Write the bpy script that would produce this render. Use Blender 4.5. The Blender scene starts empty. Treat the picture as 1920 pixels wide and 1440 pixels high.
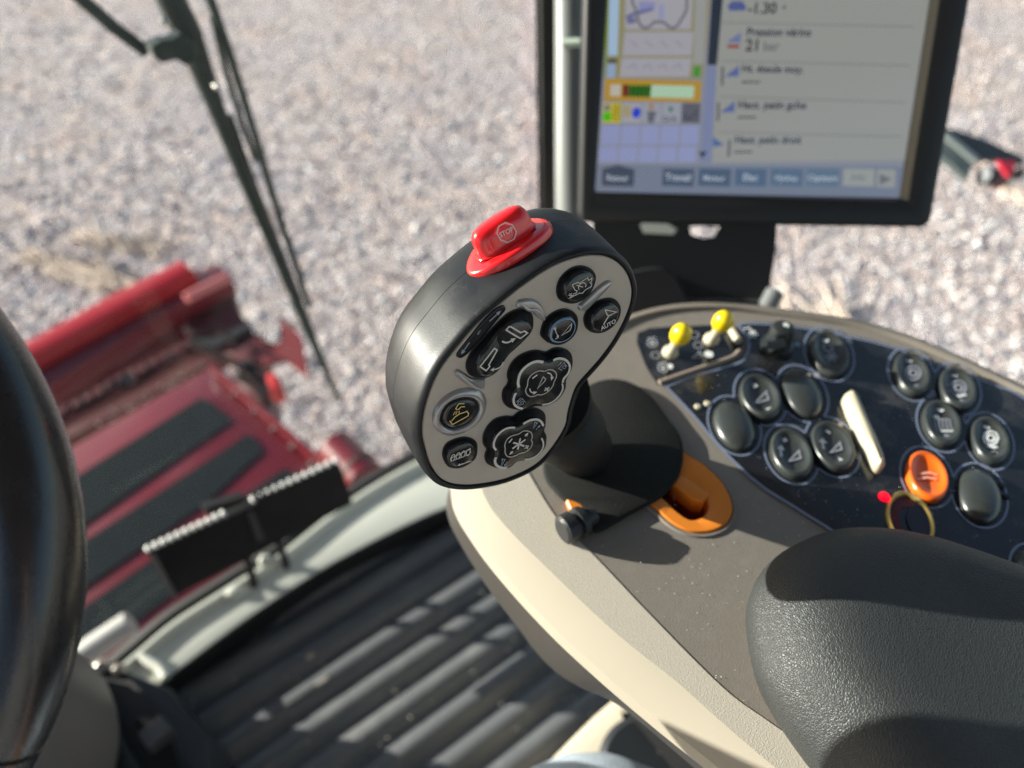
import bpy, bmesh, math, random
import numpy as np
from mathutils import Vector, Matrix
from mathutils.geometry import tessellate_polygon
random.seed(7)
rng = np.random.default_rng(7)
sc = bpy.context.scene
R = math.radians
# ---------------------------------------------------------------- camera
EYE = 3.15                       # eye height above the gravel; cab floor is 1.05 below the eye
F = 1331.0; TH = R(47); PS = R(36)
C = np.array([0, 0, EYE])
FW = np.array([math.sin(PS)*math.cos(TH), math.cos(PS)*math.cos(TH), -math.sin(TH)])
RT = np.array([math.cos(PS), -math.sin(PS), 0.0])
UP = np.cross(RT, FW)
cam = bpy.data.cameras.new('camera'); co = bpy.data.objects.new('camera', cam)
sc.collection.objects.link(co)
m = Matrix.Identity(4)
for i in range(3):
    m[i][0] = RT[i]; m[i][1] = UP[i]; m[i][2] = -FW[i]; m[i][3] = C[i]
co.matrix_world = m
cam.sensor_width = 34.6; cam.lens = 34.6*F/1920
cam.clip_start = 0.02; cam.clip_end = 2000
cam.dof.use_dof = True; cam.dof.focus_distance = 0.300; cam.dof.aperture_fstop = cam.lens/5.0
sc.camera = co
# ---------------------------------------------------------------- light
SUN_EL, SUN_AZ = 15.5, -42
world = bpy.data.worlds.new('World'); sc.world = world; world.use_nodes = True
wn = world.node_tree; sky = wn.nodes.new('ShaderNodeTexSky'); sky.sky_type = 'NISHITA'
sky.sun_disc = False; sky.sun_elevation = R(SUN_EL); sky.sun_rotation = R(SUN_AZ)
bg = wn.nodes['Background']; bg.inputs[1].default_value = 0.08
wn.links.new(sky.outputs[0], bg.inputs[0])
sun = bpy.data.lights.new('sun', 'SUN'); sun.energy = 5.0; sun.angle = R(0.5); sun.color = (1, 0.945, 0.87)
so = bpy.data.objects.new('sun', sun); sc.collection.objects.link(so)
SD = Vector((math.sin(R(SUN_AZ))*math.cos(R(SUN_EL)), math.cos(R(SUN_AZ))*math.cos(R(SUN_EL)), math.sin(R(SUN_EL))))
so.rotation_euler = SD.to_track_quat('Z', 'Y').to_euler()
sc.view_settings.view_transform = 'Standard'; sc.view_settings.look = 'None'
sc.view_settings.exposure = 1.2; sc.view_settings.gamma = 1
sc.render.engine = 'CYCLES'; sc.cycles.use_denoising = True; sc.cycles.denoising_prefilter = 'NONE'
sc.cycles.max_bounces = 8; sc.cycles.transparent_max_bounces = 12
sc.cycles.sample_clamp_indirect = 6

# ---------------------------------------------------------------- tools
def ray(x, y): return RT*(x-960)/F - UP*(y-720)/F + FW
def W(x, y, d): return C + ray(x, y)*d                     # depth along the optical axis
def Z(x, y, z): d = ray(x, y); return C + d*(z/d[2])       # z relative to the eye
def Y(x, y, yy): d = ray(x, y); return C + d*(yy/d[1])
class Pl:
    def __init__(s, O, n, xdir=None):
        s.O = np.array(O, float); s.n = np.array(n, float); s.n /= np.linalg.norm(s.n)
        x = np.array(xdir if xdir is not None else RT, float); x = x - s.n*(x@s.n); s.x = x/np.linalg.norm(x)
        s.y = np.cross(s.n, s.x)
    def P(s, px, py, h=0):
        d = ray(px, py); return C + d*(((s.O + s.n*h - C)@s.n)/(d@s.n))
    def uv(s, px, py, h=0):
        q = s.P(px, py, h) - s.O; return np.array([q@s.x, q@s.y])
    def at(s, u, v, h=0): return s.O + s.x*u + s.y*v + s.n*h
CR = {'A': (1000, 480, 9.6), 'B': (850, 560, 9.6), 'C': (920, 640, 9.6), 'D': (790, 690, 9.6), 'E': (880, 750, 9.6),
      'F': (850, 370, 9.6), 'G': (700, 360, 3.2), 'H': (700, 600, 2.743), 'P1': (1180, 560, 6.4), 'P2': (1300, 670, 5.053),
      'P3': (1480, 560, 4.364), 'P4': (1620, 740, 4.237), 'S': (1100, 0, 4.8), 'L': (0, 420, 2.483), 'K': (0, 850, 2.133), 'N': (100, 1080, 4.0),
      'Q': (980, 0, 2.043), 'M': (1740, 200, 6.545), 'U': (1100, 200, 2.8235), 'O': (0, 0, 1)}
def q(c, pts):
    a, b, s = CR[c]; return [(a+x/s, b+y/s) for x, y in pts]
def mesh(name, V, Fc, mats, parent=None, smooth=True, mi=None, angle=35, fix=True):
    me = bpy.data.meshes.new(name); me.from_pydata([tuple(v) for v in V], [], [tuple(f) for f in Fc])
    if not isinstance(mats, (list, tuple)): mats = [mats]
    for mm in mats: me.materials.append(mm)
    if mi is not None: me.polygons.foreach_set('material_index', mi)
    if fix:
        b = bmesh.new(); b.from_mesh(me); bmesh.ops.recalc_face_normals(b, faces=b.faces); b.to_mesh(me); b.free()
    if smooth:
        me.polygons.foreach_set('use_smooth', [True]*len(me.polygons)); me.set_sharp_from_angle(angle=R(angle))
    me.update()
    o = bpy.data.objects.new(name, me); sc.collection.objects.link(o)
    if parent is not None:
        o.parent = parent
        root = parent
        if parent.type == 'EMPTY': o.matrix_parent_inverse = Matrix.Translation(-parent.location)
    return o
def tag(o, label=None, cat=None, group=None, kind=None):
    if label: o['label'] = label
    if cat: o['category'] = cat
    if group: o['group'] = group
    if kind: o['kind'] = kind
    return o
def thing(name, loc, label, cat, group=None):
    o = bpy.data.objects.new(name, None); sc.collection.objects.link(o); o.location = tuple(loc); o.empty_display_size = .05
    return tag(o, label, cat, group)
def resample(pts, N, closed=True, smooth=True):
    P = np.array(pts, float); n = len(P)
    if smooth:
        out = []
        rngi = range(n) if closed else range(n-1)
        for i in rngi:
            p0 = P[(i-1) % n] if closed or i > 0 else P[i]; p1 = P[i]; p2 = P[(i+1) % n]
            p3 = P[(i+2) % n] if closed or i+2 < n else p2
            for t in np.linspace(0, 1, 12, endpoint=False):
                out.append(.5*((2*p1)+(-p0+p2)*t+(2*p0-5*p1+4*p2-p3)*t*t+(-p0+3*p1-3*p2+p3)*t**3))
        if not closed: out.append(P[-1])
        P = np.array(out)
    if closed: P = np.vstack([P, P[:1]])
    d = np.r_[0, np.cumsum(np.linalg.norm(np.diff(P, axis=0), axis=1))]
    t = np.linspace(0, d[-1], N, endpoint=not closed)
    return np.stack([np.interp(t, d, P[:, k]) for k in range(P.shape[1])], 1)
def area2(P): return .5*np.sum(P[:, 0]*np.roll(P[:, 1], -1)-np.roll(P[:, 0], -1)*P[:, 1])
def ccw(P): return P if area2(P) > 0 else P[::-1]
def inset(P, d):                      # ccw loop; positive d shrinks
    t = np.roll(P, -1, 0)-np.roll(P, 1, 0); t /= np.linalg.norm(t, axis=1)[:, None]+1e-12
    return P + np.stack([-t[:, 1], t[:, 0]], 1)*d
def align(A, B):                      # rotate B's start so it matches A
    best = min(range(len(B)), key=lambda k: np.sum((A-A.mean(0)-np.roll(B, -k, 0)+B.mean(0))**2))
    return np.roll(B, -best, 0)
def loft(name, rings, mat, parent=None, cap0=False, cap1=True, angle=35, smooth=True, closed=True, tris=None):
    V = []; Fc = []; n = len(rings[0])
    for r in rings: V += list(r)
    for i in range(len(rings)-1):
        for j in range(n if closed else n-1):
            a = i*n+j; b = i*n+(j+1) % n; Fc.append((a, b, b+n, a+n))
    if tris is not None: k = (len(rings)-1)*n; Fc += [tuple(k+i for i in t) for t in tris]
    for flag, i in ((cap0, 0), (cap1 and tris is None, len(rings)-1)):
        if flag:
            V.append(np.mean(rings[i], 0)); c = len(V)-1
            for j in range(n): Fc.append((i*n+j, i*n+(j+1) % n, c))
    return mesh(name, V, Fc, mat, parent, smooth, angle=angle)
def ringat(pl, P, h): return [pl.at(u, v, h) for u, v in P]
def loop2(pl, px, h, N=64, smooth=True): return ccw(resample([pl.uv(x, y, h) for x, y in px], N, True, smooth))
def raised(name, pl, px, prof, mat, parent, N=64, hmap=None, smooth=True, **k):
    """outline traced on the plane, profile = [(inset, height)...]"""
    P = loop2(pl, px, prof[-1][1] if hmap is None else hmap, N, smooth)
    if k.pop('tess', False): k['tris'] = tessellate_polygon([[Vector((u, v, 0)) for u, v in inset(P, prof[-1][0])]])
    return loft(name, [ringat(pl, inset(P, d), h) for d, h in prof], mat, parent, **k)
def ellpx(cx, cy, a, b, ang, N=32):
    c, s = math.cos(R(ang)), math.sin(R(ang)); return [(cx+a*math.cos(t)*c-b*math.sin(t)*s, cy+a*math.cos(t)*s+b*math.sin(t)*c) for t in np.linspace(0, 2*math.pi, N, endpoint=False)]
def strip(P, w, closed=False):        # 2D polyline -> quads
    P = np.array(P, float); n = len(P)
    if closed: t = np.roll(P, -1, 0)-np.roll(P, 1, 0)
    else:
        t = np.empty_like(P); t[1:-1] = P[2:]-P[:-2]; t[0] = P[1]-P[0]; t[-1] = P[-1]-P[-2]
    nn = np.stack([-t[:, 1], t[:, 0]], 1)/(np.linalg.norm(t, axis=1)[:, None]+1e-12)
    if not closed and n > 2 or closed:
        for i in range(n):
            if not closed and i in (0, n-1): continue
            a = P[i]-P[i-1]; b = P[(i+1) % n]-P[i]; a = a/(np.linalg.norm(a)+1e-12); b = b/(np.linalg.norm(b)+1e-12)
            m2 = np.array([-(a+b)[1], (a+b)[0]]); l = np.linalg.norm(m2)
            if l > .3: m2 /= l; nn[i] = m2/max(.45, abs(m2@np.array([-a[1], a[0]])))
    return P+nn*w/2, P-nn*w/2
class Marks:                          # flat printed marks on a plane, one mesh
    def __init__(s, pl, h): s.pl, s.h, s.V, s.F, s.M = pl, h, [], [], []
    def line(s, px, w, closed=False, sm=0, h=None, mi=0):
        h = s.h if h is None else h
        P = np.array([s.pl.uv(x, y, h) for x, y in px])
        if sm: P = resample(P, sm, closed)
        A, B = strip(P, w, closed); n = len(P); k = len(s.V)
        s.V += [s.pl.at(u, v, h) for u, v in A]+[s.pl.at(u, v, h) for u, v in B]
        for i in range(n if closed else n-1):
            j = (i+1) % n; s.F.append((k+i, k+j, k+n+j, k+n+i)); s.M.append(mi)
        return s
    def poly(s, px, h=None, mi=0, sm=0):
        h = s.h if h is None else h
        P = [s.pl.uv(x, y, h) for x, y in px]
        if sm: P = list(resample(P, sm))
        k = len(s.V); s.V += [s.pl.at(u, v, h) for u, v in P]
        for t in tessellate_polygon([[Vector((u, v, 0)) for u, v in P]]): s.F.append(tuple(k+i for i in t)); s.M.append(mi)
        return s
    def arrow(s, px, w, hd=3.2, sm=0, mi=0):
        P = np.array([s.pl.uv(x, y, s.h) for x, y in px])
        if sm: P = resample(P, sm, False)
        d = P[-1]-P[-2]; d /= np.linalg.norm(d); e = np.array([-d[1], d[0]]); tip = P[-1]+d*w*hd*.6
        A, B = strip(P, w); n = len(P); k = len(s.V)
        s.V += [s.pl.at(u, v, s.h) for u, v in A]+[s.pl.at(u, v, s.h) for u, v in B]
        for i in range(n-1): s.F.append((k+i, k+i+1, k+n+i+1, k+n+i)); s.M.append(mi)
        k = len(s.V); b = P[-1]-d*w*hd*.5
        s.V += [s.pl.at(*(b+e*w*hd*.55), s.h+2e-5), s.pl.at(*tip, s.h+2e-5), s.pl.at(*(b-e*w*hd*.55), s.h+2e-5)]
        s.F.append((k, k+1, k+2)); s.M.append(mi); return s
    def text(s, t, p0, p1, h=None, mi=0, stretch=1.0):
        h = s.h if h is None else h
        cu = bpy.data.curves.new('lettering', 'FONT'); cu.body = t; cu.resolution_u = 3; cu.offset = .022
        ob = bpy.data.objects.new('lettering', cu); sc.collection.objects.link(ob)
        dg = bpy.context.evaluated_depsgraph_get(); me = bpy.data.meshes.new_from_object(ob.evaluated_get(dg))
        V = np.array([v.co[:2] for v in me.vertices]); Fs = [tuple(p.vertices) for p in me.polygons]
        bpy.data.objects.remove(ob); bpy.data.meshes.remove(me)
        a = s.pl.uv(*p0, h); b = s.pl.uv(*p1, h); L = np.linalg.norm(b-a); x = (b-a)/L; y = np.array([-x[1], x[0]])
        k0 = L/(V[:, 0].max()-V[:, 0].min()); V[:, 0] -= V[:, 0].min(); k = len(s.V)
        for vx, vy in V: s.V.append(s.pl.at(*(a+x*vx*k0+y*vy*k0*stretch), h))
        for f in Fs: s.F.append(tuple(k+i for i in f)); s.M.append(mi)
        return s
    def build(s, name, mats, parent): return mesh(name, s.V, s.F, mats, parent, smooth=False, mi=s.M, fix=False)
def tube(name, pts, rad, mat, parent=None, n=24, sm=0, caps=True, rads=None, angle=40):
    P = np.array(pts, float)
    if sm: P = resample(P, sm, False)
    m_ = len(P); rr = np.full(m_, rad) if rads is None else np.interp(np.linspace(0, 1, m_), np.linspace(0, 1, len(rads)), rads)
    t = np.gradient(P, axis=0); t /= np.linalg.norm(t, axis=1)[:, None]
    a = np.array([0, 0, 1.]) if abs(t[0][2]) < .9 else np.array([1., 0, 0]); rings = []
    for i in range(m_):
        a = a-t[i]*(a@t[i]); a /= np.linalg.norm(a); b = np.cross(t[i], a)
        rings.append([P[i]+rr[i]*(a*math.cos(k)+b*math.sin(k)) for k in np.linspace(0, 2*math.pi, n, endpoint=False)])
    return loft(name, rings, mat, parent, caps, caps, angle=angle)
def cyl(name, p0, p1, prof, mat, parent, n=32, angle=35):   # profile [(t 0..1, radius)]
    p0 = np.array(p0); p1 = np.array(p1); d = p1-p0; L = np.linalg.norm(d); d = d/L
    a = np.array([0, 0, 1.]) if abs(d[2]) < .9 else np.array([1., 0, 0]); a -= d*(a@d); a /= np.linalg.norm(a); b = np.cross(d, a)
    return loft(name, [[p0+d*L*t+r*(a*math.cos(k)+b*math.sin(k)) for k in np.linspace(0, 2*math.pi, n, endpoint=False)] for t, r in prof], mat, parent, True, True, angle=angle)
def prism(name, top, drop, mat, parent=None, bevel=0.0, N=0):   # top: 3D loop, drop: 3D vector; bevelled edge
    T = np.array(top, float); d = np.array(drop, float)
    if N: T = resample(T, N, True)
    c = T.mean(0)
    nrm = np.array(d)/np.linalg.norm(d)
    if bevel:
        pl = Pl(c, -nrm, T[1]-T[0]); P = np.array([[(t-c)@pl.x, (t-c)@pl.y] for t in T]); hh = np.array([(t-c)@pl.n for t in T])
        if area2(P) < 0: P = P[::-1]; hh = hh[::-1]
        L = np.linalg.norm(d); rg = []
        for dd, h in ((0, -L), (0, -bevel), (bevel*.3, -bevel*.3), (bevel, 0)):
            I = inset(P, dd); rg.append([pl.at(u, v, h+k) for (u, v), k in zip(I, hh)])
        return loft(name, rg, mat, parent, True, True)
    return loft(name, [T+d, T], mat, parent, True, True)

# ---------------------------------------------------------------- materials
def nodes(name):
    mt = bpy.data.materials.new(name); mt.use_nodes = True; t = mt.node_tree; return mt, t, t.nodes['Principled BSDF']
def pm(name, col, rough=.5, metal=0, spec=.5, bump=None, var=0, vscale=40, dust=0, dscale=60, coat=0, emit=None, es=1, sheen=0, rvar=0, dcol=(.42, .4, .36), scratch=0):
    mt, t, b = nodes(name); N = t.nodes; L = t.links
    b.inputs['Roughness'].default_value = rough; b.inputs['Metallic'].default_value = metal
    b.inputs['Specular IOR Level'].default_value = spec; b.inputs['Coat Weight'].default_value = coat; b.inputs['Coat Roughness'].default_value = .06
    if sheen: b.inputs['Sheen Weight'].default_value = sheen
    tc = N.new('ShaderNodeTexCoord'); out = None
    rgb = N.new('ShaderNodeRGB'); rgb.outputs[0].default_value = (*col, 1); out = rgb.outputs[0]
    def noise(s, d=4, r=.6):
        n = N.new('ShaderNodeTexNoise'); n.inputs['Scale'].default_value = s; n.inputs['Detail'].default_value = d; n.inputs['Roughness'].default_value = r
        L.new(tc.outputs['Object'], n.inputs['Vector']); return n.outputs['Fac']
    def mixc(f, a, c2):
        x = N.new('ShaderNodeMix'); x.data_type = 'RGBA'; L.new(f, x.inputs[0]); L.new(a, x.inputs[6])
        if isinstance(c2, tuple): x.inputs[7].default_value = (*c2, 1)
        else: L.new(c2, x.inputs[7])
        return x.outputs[2]
    def rampf(f, a, b2, to=1.):
        x = N.new('ShaderNodeMapRange'); L.new(f, x.inputs[0]); x.inputs[1].default_value = a; x.inputs[2].default_value = b2; x.inputs[3].default_value = 0; x.inputs[4].default_value = to; return x.outputs[0]
    if var:
        out = mixc(rampf(noise(vscale), .3, .7, var), out, tuple(c*.45 for c in col))
    if dust:
        f = rampf(noise(dscale, 6, .7), .5, .72, dust); out = mixc(f, out, dcol)
        x = N.new('ShaderNodeMapRange'); L.new(f, x.inputs[0]); x.inputs[3].default_value = rough; x.inputs[4].default_value = .75; L.new(x.outputs[0], b.inputs['Roughness'])
    elif rvar:
        x = N.new('ShaderNodeMapRange'); L.new(noise(70, 5), x.inputs[0]); x.inputs[1].default_value = .3; x.inputs[2].default_value = .7
        x.inputs[3].default_value = rough-rvar; x.inputs[4].default_value = rough+rvar; L.new(x.outputs[0], b.inputs['Roughness'])
    if scratch:
        w = N.new('ShaderNodeTexVoronoi'); w.feature = 'DISTANCE_TO_EDGE'; w.inputs['Scale'].default_value = 160
        mp = N.new('ShaderNodeMapping'); mp.inputs['Scale'].default_value = (1, .35, 2.2); mp.inputs['Rotation'].default_value = (.5, .7, .2)
        L.new(tc.outputs['Object'], mp.inputs[0]); L.new(mp.outputs[0], w.inputs['Vector'])
        g = rampf(w.outputs['Distance'], .012, 0, scratch)
        mm = N.new('ShaderNodeMath'); mm.operation = 'MULTIPLY'; L.new(g, mm.inputs[0]); L.new(rampf(noise(40), .5, .65), mm.inputs[1]); out = mixc(mm.outputs[0], out, (.3, .3, .28))
    L.new(out, b.inputs['Base Color'])
    if bump:
        kind, s, st, dist = bump
        if kind == 'noise': f = noise(s, 3)
        else:
            v = N.new('ShaderNodeTexVoronoi'); v.inputs['Scale'].default_value = s; v.feature = 'SMOOTH_F1' if kind == 'vor' else 'DISTANCE_TO_EDGE'
            nz = N.new('ShaderNodeTexNoise'); nz.inputs['Scale'].default_value = s*.5; L.new(tc.outputs['Object'], nz.inputs['Vector'])
            vm = N.new('ShaderNodeVectorMath'); vm.operation = 'MULTIPLY_ADD'; vm.inputs[1].default_value = (1.6/s,)*3; L.new(nz.outputs['Color'], vm.inputs[0]); L.new(tc.outputs['Object'], vm.inputs[2])
            L.new(vm.outputs[0], v.inputs['Vector']); f = v.outputs['Distance']
            if kind == 'edge': f = rampf(f, 0, .25)
        bp = N.new('ShaderNodeBump'); bp.inputs['Strength'].default_value = st; bp.inputs['Distance'].default_value = dist
        L.new(f, bp.inputs['Height']); L.new(bp.outputs[0], b.inputs['Normal'])
    if emit: b.inputs['Emission Color'].default_value = (*emit, 1); b.inputs['Emission Strength'].default_value = es
    return mt
RUB = pm('grip rubber', (.009, .0105, .012), .44, bump=('noise', 1400, .12, .0004), scratch=.22, rvar=.08, spec=.42)
NECKM = pm('matte grip rubber', (.009, .010, .010), .6, bump=('noise', 900, .2, .0004), spec=.35)
LIP = pm('black gloss plastic', (.010, .011, .012), .28, bump=('noise', 900, .05, .0003))
PLATE = pm('satin taupe lacquer', (.53, .465, .385), .48, metal=.15, bump=('noise', 5000, .25, .0002), var=.12, vscale=60)
FIN = pm('grey satin metal', (.42, .40, .385), .28, metal=.6, bump=('noise', 1500, .1, .0002))
BTN = pm('button black', (.009, .010, .011), .22, dust=.10, dscale=1600, coat=.4, dcol=(.2, .2, .19))
SKIRT = pm('button skirt black', (.003, .003, .004), .6, dust=.10, dscale=1500, dcol=(.08, .075, .07), spec=.25)
MARKW = pm('printed cream mark', (.66, .62, .56), .5)
MARKG = pm('printed grey mark', (.32, .36, .42), .5)
MARKT = pm('printed tan line', (.47, .43, .37), .5)
MARKY = pm('printed yellow mark', (.72, .5, .16), .5)
MARKB = pm('printed pale blue ring', (.18, .29, .42), .35)
RED = pm('glossy red plastic', (.80, .012, .016), .2, coat=.5, bump=('noise', 600, .03, .0003))
SUEDE = pm('black flocked rubber', (.010, .011, .010), .85, bump=('noise', 1200, .5, .0006), dust=.16, dscale=900, dcol=(.09, .09, .075), spec=.3)
BEIGE = pm('beige plastic', (.47, .42, .33), .65, spec=.3, bump=('noise', 1500, .12, .0003), var=.08, vscale=14)
BEIGE2 = pm('beige textured plastic', (.56, .51, .42), .5, bump=('noise', 1300, .5, .0005), dust=.25, dscale=500, dcol=(.62, .58, .47))
TAUPE = pm('taupe textured plastic', (.22, .195, .165), .55, bump=('noise', 1500, .4, .0005), dust=.3, dscale=120, dcol=(.30, .275, .24))
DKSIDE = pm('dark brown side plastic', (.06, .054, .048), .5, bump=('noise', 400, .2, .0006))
PANEL = pm('gloss dark panel film', (.011, .012, .014), .15, dust=.6, dscale=26, dcol=(.085, .082, .078), coat=.3)
BLINE = pm('printed blue line', (.20, .245, .35), .25, coat=.4)
BTNG = pm('soft grey-black button', (.034, .039, .037), .30, bump=('noise', 2500, .08, .0003), dust=.2, dscale=90, dcol=(.10, .10, .09), spec=.7)
ORANGE = pm('orange plastic', (.74, .22, .018), .42, bump=('noise', 1200, .1, .0003))
ORBTN = pm('orange button', (.85, .14, .012), .25, coat=.3)
DARK = pm('matte black plastic', (.010, .010, .011), .6)
CREAM = pm('cream plastic', (.52, .47, .345), .4)
TAN = pm('tan plastic rib', (.36, .29, .23), .5)
YEL = pm('yellow plastic cap', (.86, .62, .006), .28, coat=.3)
METAL = pm('bare metal', (.6, .58, .54), .3, metal=1)
BRASS = pm('brass ring', (.55, .40, .13), .35, metal=.6)
MAROON = pm('socket dark red', (.12, .008, .014), .3)
LED = pm('red led', (.6, .02, .02), .3, emit=(1, .0, .015), es=1.1)
LEATH = pm('armrest grained vinyl', (.033, .036, .036), .50, bump=('edge', 820, .42, .0004), spec=.5, rvar=.06)
WHEEL = pm('steering wheel leather', (.012, .012, .013), .26, bump=('edge', 900, .10, .0003), rvar=.06, spec=.6, coat=.25)
FLOORM = pm('ribbed rubber mat', (.105, .109, .113), .42, bump=('noise', 500, .3, .0007), dust=.6, dscale=9, dcol=(.19, .185, .175))
SILLM = pm('pale grey painted sill', (.74, .75, .66), .35, var=.08, vscale=8)
SEAL = pm('black rubber seal', (.012, .012, .013), .6)
BEZ = pm('monitor bezel', (.016, .016, .016), .5, bump=('noise', 1800, .15, .0003))
POST = pm('light grey coated tube', (.22, .235, .225), .38, bump=('noise', 700, .4, .0004))
PILL = pm('black pillar', (.012, .015, .014), .35)
WIPE = pm('wiper black paint', (.022, .034, .028), .45, dust=.2, dscale=50, dcol=(.15, .17, .15))
GREYM = pm('grey metal tube', (.40, .39, .36), .5)
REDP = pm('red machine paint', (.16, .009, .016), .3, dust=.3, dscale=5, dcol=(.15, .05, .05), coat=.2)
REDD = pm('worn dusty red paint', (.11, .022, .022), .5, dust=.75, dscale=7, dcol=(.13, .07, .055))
REDB = pm('sunlit red sheet', (.40, .008, .014), .3)  # same red as the machine paint, brightened to carry sunlight on the edge
REDL = pm('red lens', (.62, .04, .035), .35)
GRIT = pm('anti slip grit strip', (.015, .021, .024), .95, spec=.12, bump=('noise', 120, .6, .004), var=.4, vscale=12)
JEANS = pm('faded denim', (.46, .53, .60), .85, bump=('noise', 500, .6, .0015), var=.35, vscale=90)
SHIRT = pm('grey shirt', (.30, .30, .31), .9); SKIN = pm('skin', (.5, .3, .22), .5); BOOT = pm('brown boot leather', (.06, .035, .02), .5)
GREYG = pm('grey green steel', (.12, .155, .15), .4, dust=.2, dscale=10)
COLG = pm('taupe grey column plastic', (.14, .13, .125), .42, bump=('noise', 500, .15, .0005))

# glass: clear pane with a faint reflection
GL, t_, b_ = nodes('clear tinted glass'); t_.nodes.remove(b_)
tr = t_.nodes.new('ShaderNodeBsdfTransparent'); tr.inputs[0].default_value = (.93, .97, .95, 1)
gs = t_.nodes.new('ShaderNodeBsdfGlossy'); gs.inputs['Roughness'].default_value = .02
df = t_.nodes.new('ShaderNodeBsdfDiffuse'); df.inputs[0].default_value = (.6, .58, .62, 1)
fr = t_.nodes.new('ShaderNodeFresnel'); fr.inputs[0].default_value = 1.18
mx = t_.nodes.new('ShaderNodeMixShader'); mx2 = t_.nodes.new('ShaderNodeMixShader'); mx2.inputs[0].default_value = .025
t_.links.new(fr.outputs[0], mx.inputs[0]); t_.links.new(tr.outputs[0], mx.inputs[1]); t_.links.new(gs.outputs[0], mx.inputs[2])
t_.links.new(mx.outputs[0], mx2.inputs[1]); t_.links.new(df.outputs[0], mx2.inputs[2]); t_.links.new(mx2.outputs[0], t_.nodes['Material Output'].inputs[0])

# gravel
GR, t_, b_ = nodes('gravel'); N = t_.nodes; L = t_.links; b_.inputs['Roughness'].default_value = .85
tc = N.new('ShaderNodeTexCoord')
def vor(s, out='Color', feat='F1'):
    v = N.new('ShaderNodeTexVoronoi'); v.inputs['Scale'].default_value = s; v.feature = feat; L.new(tc.outputs['Object'], v.inputs['Vector']); return v.outputs[out]
def nz(s, d=5, r=.6):
    v = N.new('ShaderNodeTexNoise'); v.inputs['Scale'].default_value = s; v.inputs['Detail'].default_value = d; v.inputs['Roughness'].default_value = r; L.new(tc.outputs['Object'], v.inputs['Vector']); return v.outputs['Fac']
def ramp(f, stops):
    r = N.new('ShaderNodeValToRGB'); L.new(f, r.inputs[0]); e = r.color_ramp.elements
    while len(e) < len(stops): e.new(.5)
    for x, (p, c) in zip(e, stops): x.position = p; x.color = (*c, 1)
    return r.outputs[0]
def mix(f, a, b2, typ='MIX'):
    x = N.new('ShaderNodeMix'); x.data_type = 'RGBA'; x.blend_type = typ
    if isinstance(f, float): x.inputs[0].default_value = f
    else: L.new(f, x.inputs[0])
    L.new(a, x.inputs[6]); L.new(b2, x.inputs[7]); return x.outputs[2]
stones = [(0, (.10, .09, .11)), (.25, (.32, .26, .245)), (.5, (.58, .51, .48)), (.75, (.74, .64, .58)), (1, (1, .97, .93))]
sepa = N.new('ShaderNodeSeparateColor'); L.new(vor(36), sepa.inputs[0])
sepb = N.new('ShaderNodeSeparateColor'); L.new(vor(80), sepb.inputs[0])
c1 = mix(.5, ramp(sepa.outputs[0], stones), ramp(sepb.outputs[1], stones))
tint = ramp(nz(1.1, 6, .7), [(.3, (.90, .88, .96)), (.5, (1.08, 1.02, 1.0)), (.7, (1.18, .98, .86))])
c2 = mix(1.0, c1, tint, 'MULTIPLY'); L.new(c2, b_.inputs['Base Color'])
bp = N.new('ShaderNodeBump'); bp.inputs['Strength'].default_value = 1; bp.inputs['Distance'].default_value = .02; L.new(vor(40, 'Distance', 'SMOOTH_F1'), bp.inputs['Height']); bp.invert = True
bp2 = N.new('ShaderNodeBump'); bp2.inputs['Strength'].default_value = .8; bp2.inputs['Distance'].default_value = .06; L.new(nz(5, 6, .75), bp2.inputs['Height']); L.new(bp.outputs[0], bp2.inputs['Normal'])
L.new(bp2.outputs[0], b_.inputs['Normal'])

# ---------------------------------------------------------------- setting
g = 400.0
tag(mesh('ground', [(-g, -g, 0), (g, -g, 0), (g, g, 0), (-g, g, 0)], [(0, 1, 2, 3)], GR, smooth=False), 'pale gravel yard outside the cab', kind='structure')
# loose stones lying on the gravel in the part of the yard seen from the cab
V = []; Fc = []; MI = []
STM = [pm('stone %d' % i, c, .8) for i, c in enumerate([(1.0, .94, .90), (.52, .41, .37), (.18, .17, .20), (.84, .70, .64)])]
ico = [(0, 0, 1), (1, 0, 0), (0, 1, 0), (-1, 0, 0), (0, -1, 0), (0, 0, -.6)]; icf = [(0, 1, 2), (0, 2, 3), (0, 3, 4), (0, 4, 1), (5, 2, 1), (5, 3, 2), (5, 4, 3), (5, 1, 4)]
for i in range(36000):
    px = rng.uniform(-60, 1980); py = rng.uniform(-60, 860); p = Z(px, py, -EYE)
    d = np.linalg.norm(p-C); s = .006+.014*rng.random()**2.2*min(1.6, d/4); k = len(V); a = rng.uniform(0, 6.3); ca, sa = math.cos(a), math.sin(a)
    sx, sy, sz = s*rng.uniform(.7, 1.5), s*rng.uniform(.7, 1.2), s*rng.uniform(.5, 1)
    for x, y, z in ico:
        x += rng.uniform(-.2, .2); y += rng.uniform(-.2, .2); V.append((p[0]+(x*ca-y*sa)*sx, p[1]+(x*sa+y*ca)*sy, s*.2+z*sz))
    Fc += [tuple(k+j for j in f) for f in icf]; MI += [int(rng.choice(4, p=[.36, .22, .22, .2]))]*8
tag(mesh('gravel', V, Fc, STM, smooth=False, mi=MI, fix=False), 'loose pale, brown and dark stones of the gravel yard', kind='stuff')
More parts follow.
